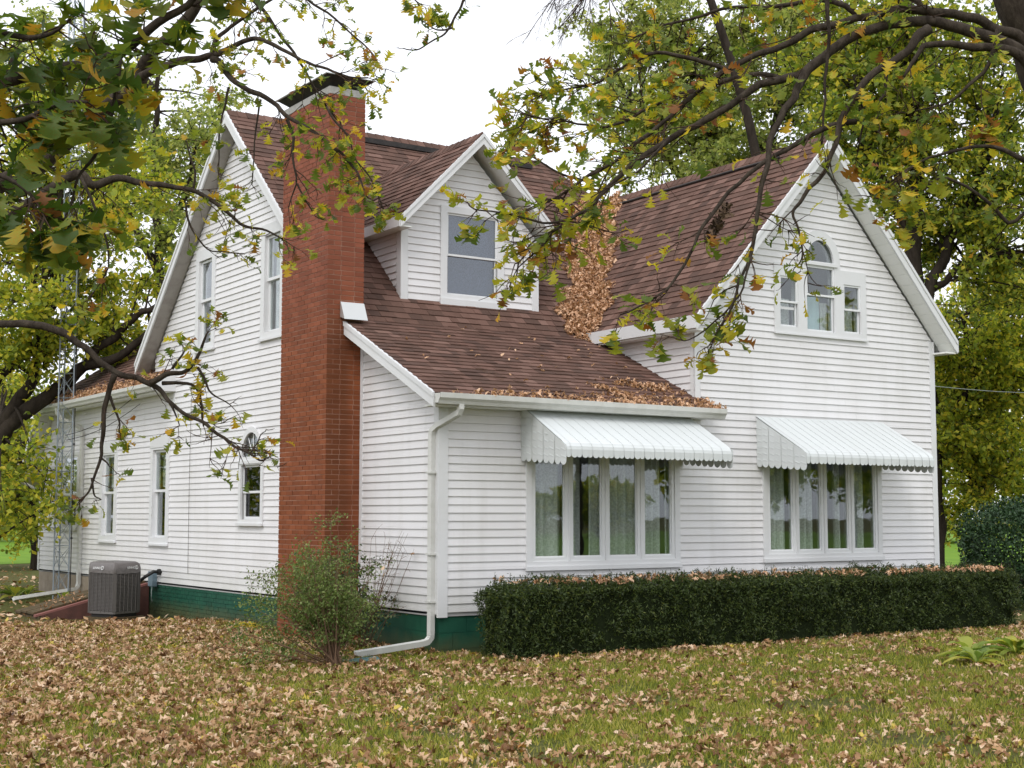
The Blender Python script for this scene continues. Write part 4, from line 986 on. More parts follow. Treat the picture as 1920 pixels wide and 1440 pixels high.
for i, (y0, y1) in enumerate(((HY+.02, HY+.16), (HY+.17, HY+.58), (HY+.62, HY+1.0), (HY+1.01, HY+1.38))):
    m = MB(); h = (.0, .035, .035, .01)[i]; m.hexa([(-2.02, y0, sl(-2.02)-.005+h), (-.03, y0, sl(-.03)+h), (-.03, y1, sl(-.03)+h), (-2.02, y1, sl(-2.02)-.005+h)], [(-2.02, y0, sl(-2.02)+.03+h), (-.03, y0, sl(-.03)+.035+h), (-.03, y1, sl(-.03)+.035+h), (-2.02, y1, sl(-2.02)+.03+h)])
    m.build('plank', (M['pinkwood'], M['moss'], M['moss'], M['moss'])[i], bk)
P = [(random.uniform(-1.9, -.4), HY+random.choice((.17, .60, .62, 1.0))+random.gauss(0, .03), 0) for _ in range(60)]
roofleaves('hatch_leaves', [(x, y, sl(x)+.085) for x, y, _ in P], 'few dry leaves lying in the seams of the cellar hatch', (.05, .09), .4)

# ------------------------------------------------------------------ antenna tower
tb = root('antenna_tower', (-.5, 14.1, 0), 'tall thin steel lattice antenna tower standing beside the rear wing', 'tower')
LG = [(-.60, 14.12), (-.43, 14.34), (-.34, 13.98)]; H = 13.5
for x, y in LG: m = MB(); m.tube([(x, y, -.1), (x, y, H)], .016, 6); m.build('leg', M['steel'], tb)
m = MB(); z = .1; kbr = 0
while z < H-.5:
    for a, b in ((0, 1), (1, 2), (2, 0)):
        m = MB(); m.tube([(*LG[a], z+.02*a), (*LG[b], z+.45-.02*b)], .0055, 4); m.tube([(*LG[b], z+.03*a+.01), (*LG[a], z+.44-.03*b)], .0055, 4, cap=False)
        m.tube([(*LG[a], z+.47), (*LG[b], z+.47)], .007, 4); m.build('brace', M['steel'], tb, kind=None)
    z += .5
m = MB(); m.tube([(-.31, 13.95, 0), (-.31, 13.95, 7), (-.32, 13.96, 12)], .010, 5); m.build('aerial_cable', M['black'], tb)
m = MB()
for zz in (1.2, 3.1, 5.0): m.tube([(-.31, 13.95, zz), (-.31, 13.95, zz+.04)], .02, 6)
m.build('cable_clip', M['black'], tb)

# ------------------------------------------------------------------ splash block
m = MB(); m.hexa([(-1.55, -.42, 0), (-1.12, -.58, 0), (-1.04, -.36, 0), (-1.47, -.20, 0)], [(-1.54, -.41, .03), (-1.12, -.56, .065), (-1.05, -.37, .065), (-1.46, -.21, .03)])
m.build('splash_block', M['teal'], kind=None, label='dark teal splash block under the end of the front downspout', cat='splash block')

# ------------------------------------------------------------------ plants
def leafcloud(name, par, pos, size, mat, tm=None, tilt=None, **k):
    pos = np.asarray(pos); return scatter(name, tm or QL, pos, rots(len(pos), tilt), rng.uniform(size[0], size[1], len(pos)), M[mat], par, **k)
# yew hedge
hg = root('hedge', (4.9, -.85, 0), 'long low clipped dark yew hedge along the front wall with leaves on top', 'hedge')
HX0, HX1, HY0, HY1, HZ = .22, 9.48, -1.28, -.50, .87
def hedge_pts(n):
    P = []; Np = []
    A = {'f': (HX1-HX0)*HZ, 't': (HX1-HX0)*(HY1-HY0), 'l': HZ*.8, 'r': HZ*.8, 'b': (HX1-HX0)*.3}; tot = sum(A.values())
    for kf, a in A.items():
        q = int(n*a/tot); u, v = rng.uniform(size=q), rng.uniform(size=q)
        if kf == 'f': p = np.c_[HX0+(HX1-HX0)*u, np.full(q, HY0), v*HZ]; d = (0, -1, 0)
        if kf == 't': p = np.c_[HX0+(HX1-HX0)*u, HY0+(HY1-HY0)*v, np.full(q, HZ)]; d = (0, 0, 1)
        if kf == 'l': p = np.c_[np.full(q, HX0), HY0+(HY1-HY0)*u, v*HZ]; d = (-1, 0, 0)
        if kf == 'r': p = np.c_[np.full(q, HX1), HY0+(HY1-HY0)*u, v*HZ]; d = (1, 0, 0)
        if kf == 'b': p = np.c_[HX0+(HX1-HX0)*u, np.full(q, HY1), .5+v*.37]; d = (0, 1, 0)
        P.append(p); Np.append(np.tile(d, (q, 1)))
    P = np.concatenate(P); Np = np.concatenate(Np).astype(float)
    dz = np.array([noise.noise(Vector(p)*2.2)*.13+noise.noise(Vector(p)*7.)*.12+noise.noise(Vector(p)*16.)*.05 for p in P])
    c = np.array(((HX0+HX1)/2, (HY0+HY1)/2, HZ*.5))
    taper = 1-.16*np.clip(1-P[:, 2]/.5, 0, 1)
    P[:, 1] = c[1]+(P[:, 1]-c[1])*taper; 
    # rounded shoulders
    ex = np.minimum(P[:, 0]-HX0, HX1-P[:, 0]); ey = np.minimum(P[:, 1]-HY0, HY1-P[:, 1]); ez = HZ-P[:, 2]
    rnd_ = np.exp(-(np.maximum(ex, 0)+np.maximum(ez, 0))/.10)*.07+np.exp(-(np.maximum(ey, 0)+np.maximum(ez, 0))/.08)*.05
    return P+Np*(dz[:, None]-rng.uniform(0, .07, len(P))[:, None]), Np, rnd_
P, Np, rd = hedge_pts(95000); P = P-np.array((0, 0, 1))*rd[:, None]
P[:, 2] = np.maximum(P[:, 2], .02)
ndl = (np.array([(0, 0, 0), (-.14, .5, .0), (0, 1, .02), (.14, .5, .05)]), np.array([(0, 3, 2, 1)]))
scatter('foliage', [ndl, ndl], P, rots(len(P)), rng.uniform(.025, .06, len(P)), M['yew'], hg, kind='stuff')
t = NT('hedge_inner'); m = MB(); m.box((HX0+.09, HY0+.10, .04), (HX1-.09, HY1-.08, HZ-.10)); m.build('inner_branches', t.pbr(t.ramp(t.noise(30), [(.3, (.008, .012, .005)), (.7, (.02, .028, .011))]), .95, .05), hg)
P = [(random.uniform(HX0+.05, HX1-.05), random.uniform(HY0+.02, HY1), HZ+random.uniform(-.01, .04)) for _ in range(1500)]
P = [p for p in P if noise.noise(Vector((p[0]*1.6, p[1]*3, 0))) > -.02]
roofleaves('hedge_top_leaves', P, 'dry leaves lying on top of the clipped yew hedge', (.05, .10), .6)
# stray shoots on the hedge top
P = []; sh = MB()
for i in range(260):
    x, y = random.uniform(HX0, HX1), random.uniform(HY0, HY1); L = random.uniform(.05, .13); tx, ty = random.gauss(0, .02), random.gauss(0, .02); sh.tube([(x, y, HZ-.05), (x+tx, y+ty, HZ+L)], .002, 3, cap=False)
    for k_ in range(14): f = random.random(); P.append((x+tx*f+random.gauss(0, .008), y+ty*f+random.gauss(0, .008), HZ-.03+(L+.03)*f))
sh.build('shoots', M['bark2'], hg, kind='stuff'); scatter('shoot_needles', [ndl], P, rots(len(P)), rng.uniform(.02, .04, len(P)), M['yew'], hg, kind='stuff')
# round bush
bsh = root('round_bush', (13.75, 1.3, 0), 'big rounded dark green leafy bush beyond the end of the hedge', 'bush')
def blob(c, rad, n, jit=.12, lo=-9, fq=1.6, am=.14):
    q = rng.normal(size=(n, 3)); q /= np.linalg.norm(q, axis=1)[:, None]
    dd = np.array([noise.noise(Vector(v)*fq+Vector(c))*am+noise.noise(Vector(v)*fq*3+Vector(c))*am*.6 for v in q])
    p = np.array(c)+q*np.array(rad)*(1+dd-rng.uniform(0, jit, n))[:, None]; return p[p[:, 2] > lo]
leafcloud('foliage', bsh, blob((13.75, 1.3, .95), (1.6, 1.6, 1.15), 26000, .22, .03, 1.9, .2), (.05, .085), 'bush', HL, kind='stuff')
m = MB()
for i in range(14):
    a = random.uniform(0, 6.28); e = (13.75+1.0*math.cos(a), 1.3+1.1*math.sin(a), random.uniform(.6, 1.5)); m.tube([(13.75+.1*math.cos(a), 1.3+.1*math.sin(a), 0), (13.75+.5*math.cos(a), 1.3+.5*math.sin(a), .35), e], [.025, .018, .008], 5)
m.build('stems', M['bark2'], bsh)
# shrubs by the chimney
def shrub(name, base, lab, tips, leaf, mat, size, spread=.10, nl=26, r0=.009, twigs=4, sub=.22, droop=.1, stemmat='dry_stem'):
    rt = root(name, base, lab, 'shrub'); m = MB(); LP = []; b = Vector(base)
    for tp in tips:
        tp = Vector(tp); s = b+Vector((random.gauss(0, .05), random.gauss(0, .05), 0)); mid = s.lerp(tp, .55)+Vector((random.gauss(0, .05), random.gauss(0, .05), droop))
        pts = [s*(1-t_)**2+mid*2*t_*(1-t_)+tp*t_*t_ for t_ in (0, .2, .4, .6, .8, 1)]
        m.tube(pts, [r0*(1-.75*j/5) for j in range(6)], 4, cap=False)
        for q in range(twigs):
            t_ = random.uniform(.3, 1); i = min(4, int(t_*5)); o = pts[i].lerp(pts[i+1], t_*5-i); e = o+Vector((random.gauss(0, sub), random.gauss(0, sub), random.gauss(.05, sub*.8)))
            m.tube([o, o.lerp(e, .5)+Vector((0, 0, .03)), e], [.003, .002, .0012], 3, cap=False)
            for _ in range(nl):
                f = random.uniform(.15, 1.05); p = o.lerp(e, f)+Vector((random.gauss(0, spread*.35), random.gauss(0, spread*.35), random.gauss(0, spread*.35))); LP.append(p)
    m.build('stems', M[stemmat], rt)
    if LP: leafcloud('foliage', rt, [tuple(p) for p in LP if p.z > .02], size, mat, HL, kind='stuff')
    return rt
tipsA = [(-1.88+random.gauss(0, .34), -.25+random.gauss(0, .34), 0) for _ in range(52)]
tipsA = [(x, y, max(.30, 1.40-.90*abs(x+1.85)-.1*abs(y+.2)+random.gauss(-.16, .24))) for x, y, _ in tipsA]
shrub('arching_shrub', (-1.72, -.62, 0), 'loose light green shrub with fine arching twigs in front of the chimney', tipsA, None, 'shrubleaf', (.022, .042), nl=34, twigs=7, sub=.20)
tipsB = [(-.78+random.gauss(0, .27), 1.0+random.gauss(0, .25), random.uniform(.40, 1.30)) for _ in range(40)]
shrub('privet_shrub', (-.65, 1.35, 0), 'darker green privet shrub growing between the chimney and the front corner', tipsB, None, 'shrubdark', (.03, .055), nl=24, twigs=6, sub=.16)
tipsC = [(.0+random.uniform(-.50, .0), random.uniform(.4, 1.3), random.uniform(.5, 1.5)) for _ in range(22)]
rt = shrub('bare_twig_shrub', (-.42, 1.15, 0), 'bare reddish twigs fanning out against the white wall left of the front downspout', tipsC, None, 'oakleaf', (.02, .03), nl=0, twigs=4, sub=.14, r0=.006, stemmat='dry_stem')
P = [(-.35, .75, .95), (-.42, .7, 1.02), (-.15, .5, 1.2), (-.3, .9, .62)]; scatter('brown_leaf', OAK, P, rots(len(P)), .09, M['dead'], rt)
# hostas
def hosta(name, c, n, L, mat, lab, arch_=.5, wd=.32):
    rt = root(name, c, lab, 'plant'); 
    for i in range(n):
        a = random.uniform(0, 6.28); l = L*random.uniform(.7, 1.15); el = random.uniform(.35, 1.2); V = []; F = []; w_ = wd*l*random.uniform(.7, 1.1)
        for j in range(7):
            t_ = j/6; rr = l*t_*math.cos(el)*(1+.3*t_)+.02; zz = l*(t_*math.sin(el)-arch_*t_*t_)+.03; hw = w_*.5*math.sin(math.pi*min(1, .08+t_*.92))**.8 if t_ > .2 else .012
            x, y = c[0]+rr*math.cos(a), c[1]+rr*math.sin(a); px, py = -math.sin(a), math.cos(a)
            V += [(x-px*hw, y-py*hw, c[2]+max(zz, .01)+hw*.35), (x, y, c[2]+max(zz, .005)), (x+px*hw, y+py*hw, c[2]+max(zz, .01)+hw*.35)]
        for j in range(6): F += [(3*j, 3*j+1, 3*j+4, 3*j+3), (3*j+1, 3*j+2, 3*j+5, 3*j+4)]
        obj('leaf', V, F, M[mat], rt, smooth=True)
    return rt
hosta('hosta', (5.0, -3.95, 0), 24, .46, 'hosta', 'drooping pale green hosta on the lawn near the right edge', .55)
hosta('hosta', (4.45, -4.45, 0), 20, .40, 'hosta', 'smaller yellowing hosta in front of the right hand one', .6)
hosta('hosta', (5.75, -4.0, 0), 22, .48, 'hosta', 'hosta clump furthest right on the lawn edge', .55)
hosta('hosta', (-1.22, 14.55, 0), 16, .50, 'hosta', 'bright yellow green hosta at the left edge behind the white downspout', .45)
hosta('hosta', (-.85, 15.1, 0), 14, .42, 'hosta', 'green hosta between the tower and the left edge plant', .45)
hosta('hosta', (-.62, 13.4, 0), 10, .30, 'hosta', 'small pale plant at the foot of the antenna tower', .4, .2)
hosta('hosta', (-.30, 13.0, 0), 10, .30, 'hosta', 'low green plant between the tower and the cellar hatch', .4, .2)
hosta('hosta', (-.42, 4.75, 0), 12, .24, 'hosta_y', 'bright yellow withering hosta beside the brick chimney', .6)

# ------------------------------------------------------------------ foreground oaks
def smooth_path(P, n=5, wob=.0, sd=0):
    P = [Vector(p) for p in P]; Q = [P[0]*2-P[1]]+P+[P[-1]*2-P[-2]]; out = []
    for i in range(1, len(Q)-2):
        p0, p1, p2, p3 = Q[i-1:i+3]
        for j in range(n):
            t_ = j/n; v = .5*((2*p1)+(-p0+p2)*t_+(2*p0-5*p1+4*p2-p3)*t_*t_+(-p0+3*p1-3*p2+p3)*t_**3)
            if wob: v = v+noise.noise_vector(v*2.3+Vector((sd, 0, 0)))*wob
            out.append(v)
    out.append(P[-1]); return out
class Oak:
    def __init__(s, name, base, lab, leafmat, cat='tree', kinds=('oak', 'oak', 'oak'), ls=1.):
        s.kinds = kinds; s.ls = ls
        s.rt = root(name, base, lab, cat); s.tw = MB(); s.L = []; s.mat = leafmat; s.seg = []
    def limb(s, pts, d, r, twg=0, leaves=0, tl=.5, d2=None, name='limb', start=0., wob=.03, mat='bark', lsize=None):
        k = len(pts); d2 = d if d2 is None else d2
        P = [at(p[0], p[1], d+(d2-d)*i/(k-1)) for i, p in enumerate(pts)]
        P = smooth_path(P, 4, wob, len(s.seg)); n = len(P); P = [p+noise.noise_vector(p*7)*.018 for p in P]; r0, r1 = r[0]*d/FPX, r[1]*d2/FPX
        rr = [(r0+(r1-r0)*(i/(n-1))**.8)*(1+.12*noise.noise(P[i]*5)) for i in range(n)]
        m = MB(); m.tube(P, rr, 9 if r[0] > 5 else 6); m.build(name, M[mat], s.rt, smooth=True); s.seg.append(P)
        Ltot = sum((a-b).length for a, b in zip(P, P[1:]))
        for _ in range(int(twg*Ltot)):
            f = start+(1-start)*random.random()**.8; i = min(n-2, int(f*(n-1))); o = P[i].lerp(P[i+1], random.random()); dr = (P[i+1]-P[i]).normalized()
            s.twig(o, dr, tl*random.uniform(.5, 1.3), leaves, lsize)
        if twg: s.twig(P[-1], (P[-1]-P[-2]).normalized(), tl*.6, leaves, lsize)
        return P
    def twig(s, o, dr, L, nl, lsize=None, lvl=0):
        d = (dr*.8+Vector((random.gauss(0, .6), random.gauss(0, .6), random.gauss(-.15, .5)))).normalized(); k = 4; pts = [o]; p = o
        for j in range(k):
            d = (d+Vector((random.gauss(0, .22), random.gauss(0, .22), random.gauss(-.03, .2)))).normalized(); p = p+d*L/k; pts.append(p)
        r = .0035+.006*L; s.tw.tube(pts, [r*(1-.7*j/k) for j in range(k+1)], 4, cap=False)
        if lvl < 1:
            for _ in range(random.choice((1, 2, 3))): s.twig(random.choice(pts[1:4]), d, L*random.uniform(.35, .65), nl*.6, lsize, lvl+1)
        n = int(nl*1.3*random.uniform(.4, 1.4)+random.random())
        for _ in range(n):
            q = pts[-1] if random.random() < .65 else random.choice(pts[1:]); s.L.append((q+Vector([random.gauss(0, .012)]*3), (d+Vector((random.gauss(0, .7), random.gauss(0, .7), random.gauss(-.25, .7)))).normalized(), (lsize or random.uniform(.075, .135))*s.ls))
    def finish(s):
        s.tw.build('twigs', M['twig'], s.rt, kind='stuff')
        L = s.L; random.shuffle(L); Lc = Vector(CAM)
        def frame(d):
            y = d; x = y.cross(Vector((random.gauss(0, .5), random.gauss(0, .5), 1))).normalized(); z = x.cross(y); return Matrix((x, y, z)).transposed()
        Rm = [frame(d) for _, d, _ in L]
        vis = [abs((p-Lc).dot(Vector(cR)))/max(.1, (p-Lc).dot(Vector(cF))) < .37 and (p-Lc).dot(Vector(cU))/max(.1, (p-Lc).dot(Vector(cF))) < .28 for p, _, _ in L]
        idx = sorted(range(len(L)), key=lambda i: (not vis[i], (L[i][0]-Lc).length/L[i][2]))
        ms = []
        TM = [leaf_template(s.kinds[i % 3], c, 30+i) for i, c in enumerate((.08, .22, .36, -.24, .15, .30))]
        TK = {k_: [t_ for i, t_ in enumerate(TM) if s.kinds[i % 3] == k_] for k_ in set(s.kinds)}
        for V, F in TM:
            me = bpy.data.meshes.new('oak_leaf'); me.from_pydata(V.tolist(), [], F.tolist()); me.materials.append(M[s.mat]); me.polygons.foreach_set('use_smooth', [True]*len(me.polygons)); ms.append(me)
        org = Vector(ORG[s.rt.name])
        for i in idx[:300]:
            o = bpy.data.objects.new('leaf', random.choice(ms)); col.objects.link(o); o.parent = s.rt; p, _, sz = L[i]
            o.matrix_basis = Matrix.Translation(p-org)@Rm[i].to_4x4()@Matrix.Scale(sz, 4)
        if len(idx) > 300:
            r_ = idx[300:]; scatter('foliage', TK[s.kinds[0]], [tuple(L[i][0]) for i in r_], np.array([np.array(Rm[i]) for i in r_]), np.array([L[i][2] for i in r_]), M[s.mat], s.rt, kind='stuff')
# left oak
bp_ = at(-420, 1300, 13.5); bp_[2] = 0
OL = Oak('oak_tree', tuple(bp_), 'oak reaching in from the left with long gnarled branches across the house side', 'oakleaf')
OL.limb([(-420, 1310), (-415, 1000), (-400, 700), (-380, 300), (-350, -200)], 13.5, (75, 45), name='trunk')
OL.limb([(-395, 650), (-250, 620), (-100, 600), (0, 608), (73, 613), (117, 625), (152, 648), (187, 674), (216, 695), (248, 706), (283, 721), (309, 741), (324, 759), (353, 779), (376, 794), (408, 820), (437, 836), (467, 849), (493, 861), (507, 858)], 13.5, (9.5, 1.5), 4, .8, .33, start=.3, d2=12.5)
OL.limb([(283, 721), (315, 706), (344, 700), (364, 683), (374, 665), (379, 648), (388, 625)], 12.9, (6, 2), 9, 2.2, .28)
OL.limb([(300, 716), (347, 721), (367, 738), (376, 773), (380, 800)], 12.9, (4.5, 1.5), 7, 1.4, .3)
OL.limb([(216, 700), (201, 738), (190, 788), (187, 832), (187, 858), (175, 896), (163, 922), (149, 938)], 13, (6, 1.5), 4, 1.2, .3)
OL.limb([(204, 741), (219, 773), (230, 797), (227, 814)], 13, (3, 1.2), 9, 2.0, .2)
OL.limb([(175, 896), (178, 928), (192, 938)], 13, (2.5, 1), 7, 1.4, .2)
OL.limb([(187, 858), (200, 865), (206, 875)], 13, (2.5, 1), 5, .5, .2)
OL.limb([(370, 689), (391, 721), (408, 744), (431, 757)], 12.8, (3, 1), 8, .6, .22)
OL.limb([(324, 692), (335, 670), (347, 657), (359, 640)], 12.8, (3, 1), 8, 1.6, .22)
OL.limb([(316, 755), (328, 780), (333, 800)], 12.8, (3, 1), 7, 1.6, .2)
OL.limb([(467, 849), (480, 830), (488, 812), (500, 805)], 12.5, (1.5, .8), 6, .5, .14)
# thick limb up left and its branches over the chimney
OL.limb([(-360, 200), (-200, 320), (-60, 350), (56, 319), (110, 280), (180, 215), (250, 165), (262, 127), (285, 101), (322, 67), (360, 15), (400, -60)], 15.5, (19, 10), 0, d2=14.5)
OL.limb([(262, 142), (292, 127), (330, 116), (375, 112), (397, 105), (424, 94), (457, 75), (484, 71), (525, 88), (555, 109), (600, 128), (645, 142), (690, 146)], 14.5, (9, 1.5), 7, 2.4, .38, d2=14, start=.15)
OL.limb([(397, 105), (405, 75), (435, 49), (472, 22), (506, 0), (540, -30)], 14.3, (5, 2), 8, 2.4, .38)
OL.limb([(400, 110), (412, 116), (435, 150), (465, 169), (506, 191), (540, 225), (581, 244), (615, 266), (652, 304), (675, 334), (690, 375)], 14.2, (7, 1.5), 8, 2.6, .36, d2=13.5, start=.2)
OL.limb([(540, 225), (551, 262), (547, 300), (555, 345), (540, 390)], 13.9, (3.5, 1), 7, 1.8, .3)
OL.limb([(555, 345), (570, 370), (581, 386), (596, 409)], 13.9, (2, .8), 7, 1.6, .22)
OL.limb([(431, 165), (420, 214), (412, 270), (411, 319)], 14.2, (2.5, 1), 4, 1.0, .22)
OL.limb([(487, 187), (480, 244), (472, 345)], 14.2, (2.2, 1), 4, 1.0, .2)
OL.limb([(460, -20), (476, 0), (502, 30), (525, 64), (551, 97), (581, 142), (600, 180), (630, 225)], 14.6, (5, 1.5), 9, 2.8, .36)
OL.limb([(610, 200), (640, 240), (655, 262), (668, 300), (700, 345), (722, 400)], 13.8, (2.5, 1), 9, 2.6, .28)
OL.limb([(540, -30), (590, 10), (640, 45), (690, 90), (715, 130)], 15, (3, 1), 9, 2.6, .35)
OL.limb([(180, 349), (225, 337), (262, 345), (319, 354), (360, 360), (394, 379), (424, 401), (461, 424), (499, 431), (525, 446)], 12.6, (8, 1.5), 9, 2.0, .33, start=.1)
OL.limb([(360, 360), (366, 320), (358, 290), (348, 262)], 12.6, (2.5, 1), 8, 2.2, .25)
OL.limb([(350, 380), (352, 410), (372, 450), (400, 470), (448, 473)], 12.6, (2.5, 1), 5, .5, .22)
OL.limb([(-20, 430), (60, 380), (142, 330), (180, 349)], 12.8, (14, 8), 6, 1.5, .4)
OL.limb([(150, 330), (190, 420), (200, 500), (170, 560)], 12.6, (3.5, 1), 9, 2.2, .35)
# top middle hanging branch
OL.limb([(890, -60), (868, 0), (855, 35), (848, 50), (830, 70), (803, 84), (780, 95), (755, 90)], 12.5, (3, 1), 3, .2, .12)
OL.limb([(848, 50), (825, 55), (810, 55), (790, 38)], 12.5, (2, 1), 6, 1.6, .1)
OL.limb([(700, -60), (740, -20), (785, 5), (800, 30)], 13, (2.5, 1), 8, 3., .2)
OL.finish()
# near left branch: big leaves close by
bp_ = at(-900, 1300, 6.5); bp_[2] = 0
ON = Oak('oak_sapling', tuple(bp_), 'nearest oak at the left edge with large dark green leaves close to the viewer', 'oakleaf_green', kinds=('oak', 'oak', 'oak'))
ON.limb([(-900, 2400), (-880, 1000), (-800, 300), (-700, -300)], 6.5, (90, 60), name='trunk')
ON.limb([(-780, 200), (-400, 260), (-150, 200), (0, 150), (146, 120), (210, 101), (240, 86), (277, 56), (341, 12), (400, -40)], 6.6, (22, 5), 5, 2.5, .22, start=.45, lsize=.135)
ON.limb([(232, 97), (225, 150), (214, 202), (191, 240), (169, 289), (142, 330), (135, 375), (120, 420)], 6.3, (6, 1.5), 5, 2.5, .20, lsize=.13)
ON.limb([(-300, 240), (-100, 230), (20, 225), (90, 200), (160, 190)], 6.0, (10, 3), 8, 2.5, .22, start=.35, lsize=.135)
ON.limb([(-300, 300), (-100, 320), (0, 330), (60, 370), (90, 420)], 5.8, (9, 2), 8, 2.5, .20, start=.35, lsize=.135)
ON.limb([(-300, 20), (-100, 40), (20, 70), (90, 60), (150, 20)], 6.2, (10, 2), 7, 2.5, .22, start=.35, lsize=.135)
ON.limb([(-200, 120), (-50, 130), (40, 140), (110, 150)], 6.4, (8, 2), 8, 2.5, .2, start=.35, lsize=.135)
ON.finish()
# right oak
bp_ = at(2075, 1320, 11.5); bp_[2] = 0
OR = Oak('oak_tree', tuple(bp_), 'oak leaning in from the right whose drooping limbs hang before the front gable', 'oakleaf', ls=1.0)
OR.limb([(2075, 1335), (2070, 1000), (2050, 700), (2015, 400), (1985, 220), (1950, 90), (1905, -20), (1870, -150)], 11.5, (85, 38), name='trunk', mat='bark')
kw = dict(start=.12)
OR.limb([(1970, 180), (1920, 75), (1870, 58), (1828, 37), (1745, 25), (1682, 17), (1628, 29), (1537, 50), (1474, 79), (1420, 104), (1370, 129), (1307, 167), (1257, 217), (1203, 258), (1160, 292), (1127, 313), (1093, 335), (1052, 363), (1010, 383), (977, 398)], 11, (11.5, 1.3), 8, 2.2, .42, d2=10.6, **kw)
OR.limb([(1980, 200), (1920, 100), (1828, 62), (1770, 46), (1703, 42), (1641, 54), (1578, 87), (1516, 133), (1474, 146), (1420, 158), (1370, 200), (1307, 237), (1257, 262), (1235, 277), (1193, 302), (1160, 330), (1127, 363), (1102, 392), (1077, 405), (1053, 422), (1032, 435), (993, 460), (965, 495)], 10.8, (13, 1.3), 7, 1.8, .38, d2=10.2, **kw)
OR.limb([(1545, 110), (1516, 133), (1500, 162), (1487, 187), (1453, 229), (1441, 258), (1437, 308), (1428, 354), (1416, 417), (1407, 479), (1387, 521), (1370, 571), (1345, 620)], 10.6, (10, 1.5), 5, 1.6, .32, d2=9.8, start=.25)
OR.limb([(1740, 50), (1720, 67), (1703, 96), (1662, 121), (1628, 146), (1599, 187), (1578, 229), (1562, 283), (1545, 329), (1520, 354), (1500, 380), (1487, 396), (1499, 429), (1503, 471), (1490, 505)], 10.4, (10, 1.2), 5, 1.5, .28, d2=9.9, start=.15)
OR.limb([(1950, 150), (1900, 95), (1828, 83), (1745, 79), (1720, 100), (1695, 142)], 10.2, (12, 3), 5, 1.6, .35)
OR.limb([(1556, -60), (1553, 0), (1553, 54), (1549, 146), (1545, 200), (1541, 267)], 10.5, (5, 2), 3, .5, .25)
OR.limb([(1603, 233), (1537, 242), (1474, 283), (1420, 317), (1353, 375), (1316, 437), (1295, 479), (1257, 533), (1224, 558), (1162, 590)], 10.4, (6, 1.5), 5, 1.7, .28, d2=9.8)
OR.limb([(1666, 117), (1660, 150), (1657, 179), (1635, 210), (1620, 233), (1610, 280)], 10.4, (4, 1.5), 8, 2.6, .3)
OR.limb([(1474, 146), (1440, 140), (1370, 150), (1300, 170), (1240, 190), (1170, 230), (1100, 240), (1040, 225), (985, 215)], 11.2, (6, 1.2), 12, 3.2, .36, start=.15)
OR.limb([(1370, 129), (1300, 110), (1230, 100), (1160, 130), (1110, 160), (1050, 170), (1010, 180)], 11.6, (5, 1.2), 12, 3.2, .36, start=.15)
OR.limb([(1628, 29), (1540, 0), (1440, 10), (1340, 20), (1250, 50), (1190, 70)], 11.8, (6, 1.5), 11, 3.0, .4)
OR.limb([(1257, 260), (1200, 320), (1150, 350), (1130, 380)], 10.2, (3, 1), 9, 2.6, .3)
OR.limb([(1077, 405), (1020, 415), (950, 405), (900, 395), (875, 380)], 10.3, (3, 1), 8, 2.2, .2)
OR.limb([(1032, 435), (1010, 470), (985, 490), (960, 520)], 10.2, (3, 1), 7, 2.0, .18)
OR.limb([(1093, 335), (1040, 320), (1000, 300), (965, 280)], 10.8, (3, 1), 10, 3., .28)
OR.limb([(1407, 479), (1390, 540), (1350, 590), (1290, 640), (1270, 630)], 9.8, (2.5, 1), 7, 2.0, .17)
OR.limb([(1387, 521), (1372, 570), (1350, 620), (1330, 655)], 9.8, (2.5, 1), 7, 2.0, .17)
OR.limb([(1920, 300), (1850, 270), (1780, 280), (1720, 310), (1690, 330)], 10.0, (5, 1.5), 11, 3.2, .33)
OR.limb([(1950, 380), (1890, 420), (1830, 360), (1760, 330), (1700, 400)], 10.6, (5, 1.5), 8, 2.8, .35)
OR.limb([(1870, 58), (1850, 120), (1800, 170), (1760, 200), (1700, 210)], 10.2, (5, 1.5), 10, 3.0, .35)
OR.limb([(1745, 25), (1690, -10), (1600, -30), (1500, -40)], 11.2, (7, 2), 9, 2.6, .4)
for (a, b, ln) in ((1353, 395, 110), (1300, 455, 70), (1262, 490, 60)):       # hanging dead leaf nests
    pass
P = []
for i in range(80):
    f = random.random(); p = at(1366-40*f, 385+65*f, 10.3); rr = .03*math.sin(math.pi*min(1, .15+f*.8)); P.append(tuple(p+np.array([random.gauss(0, rr) for _ in range(3)])))
scatter('dead_leaf_clump', DT2, P, rots(len(P)), rng.uniform(.04, .08, len(P)), M['nest'], OR.rt, kind='stuff')
OR.finish()

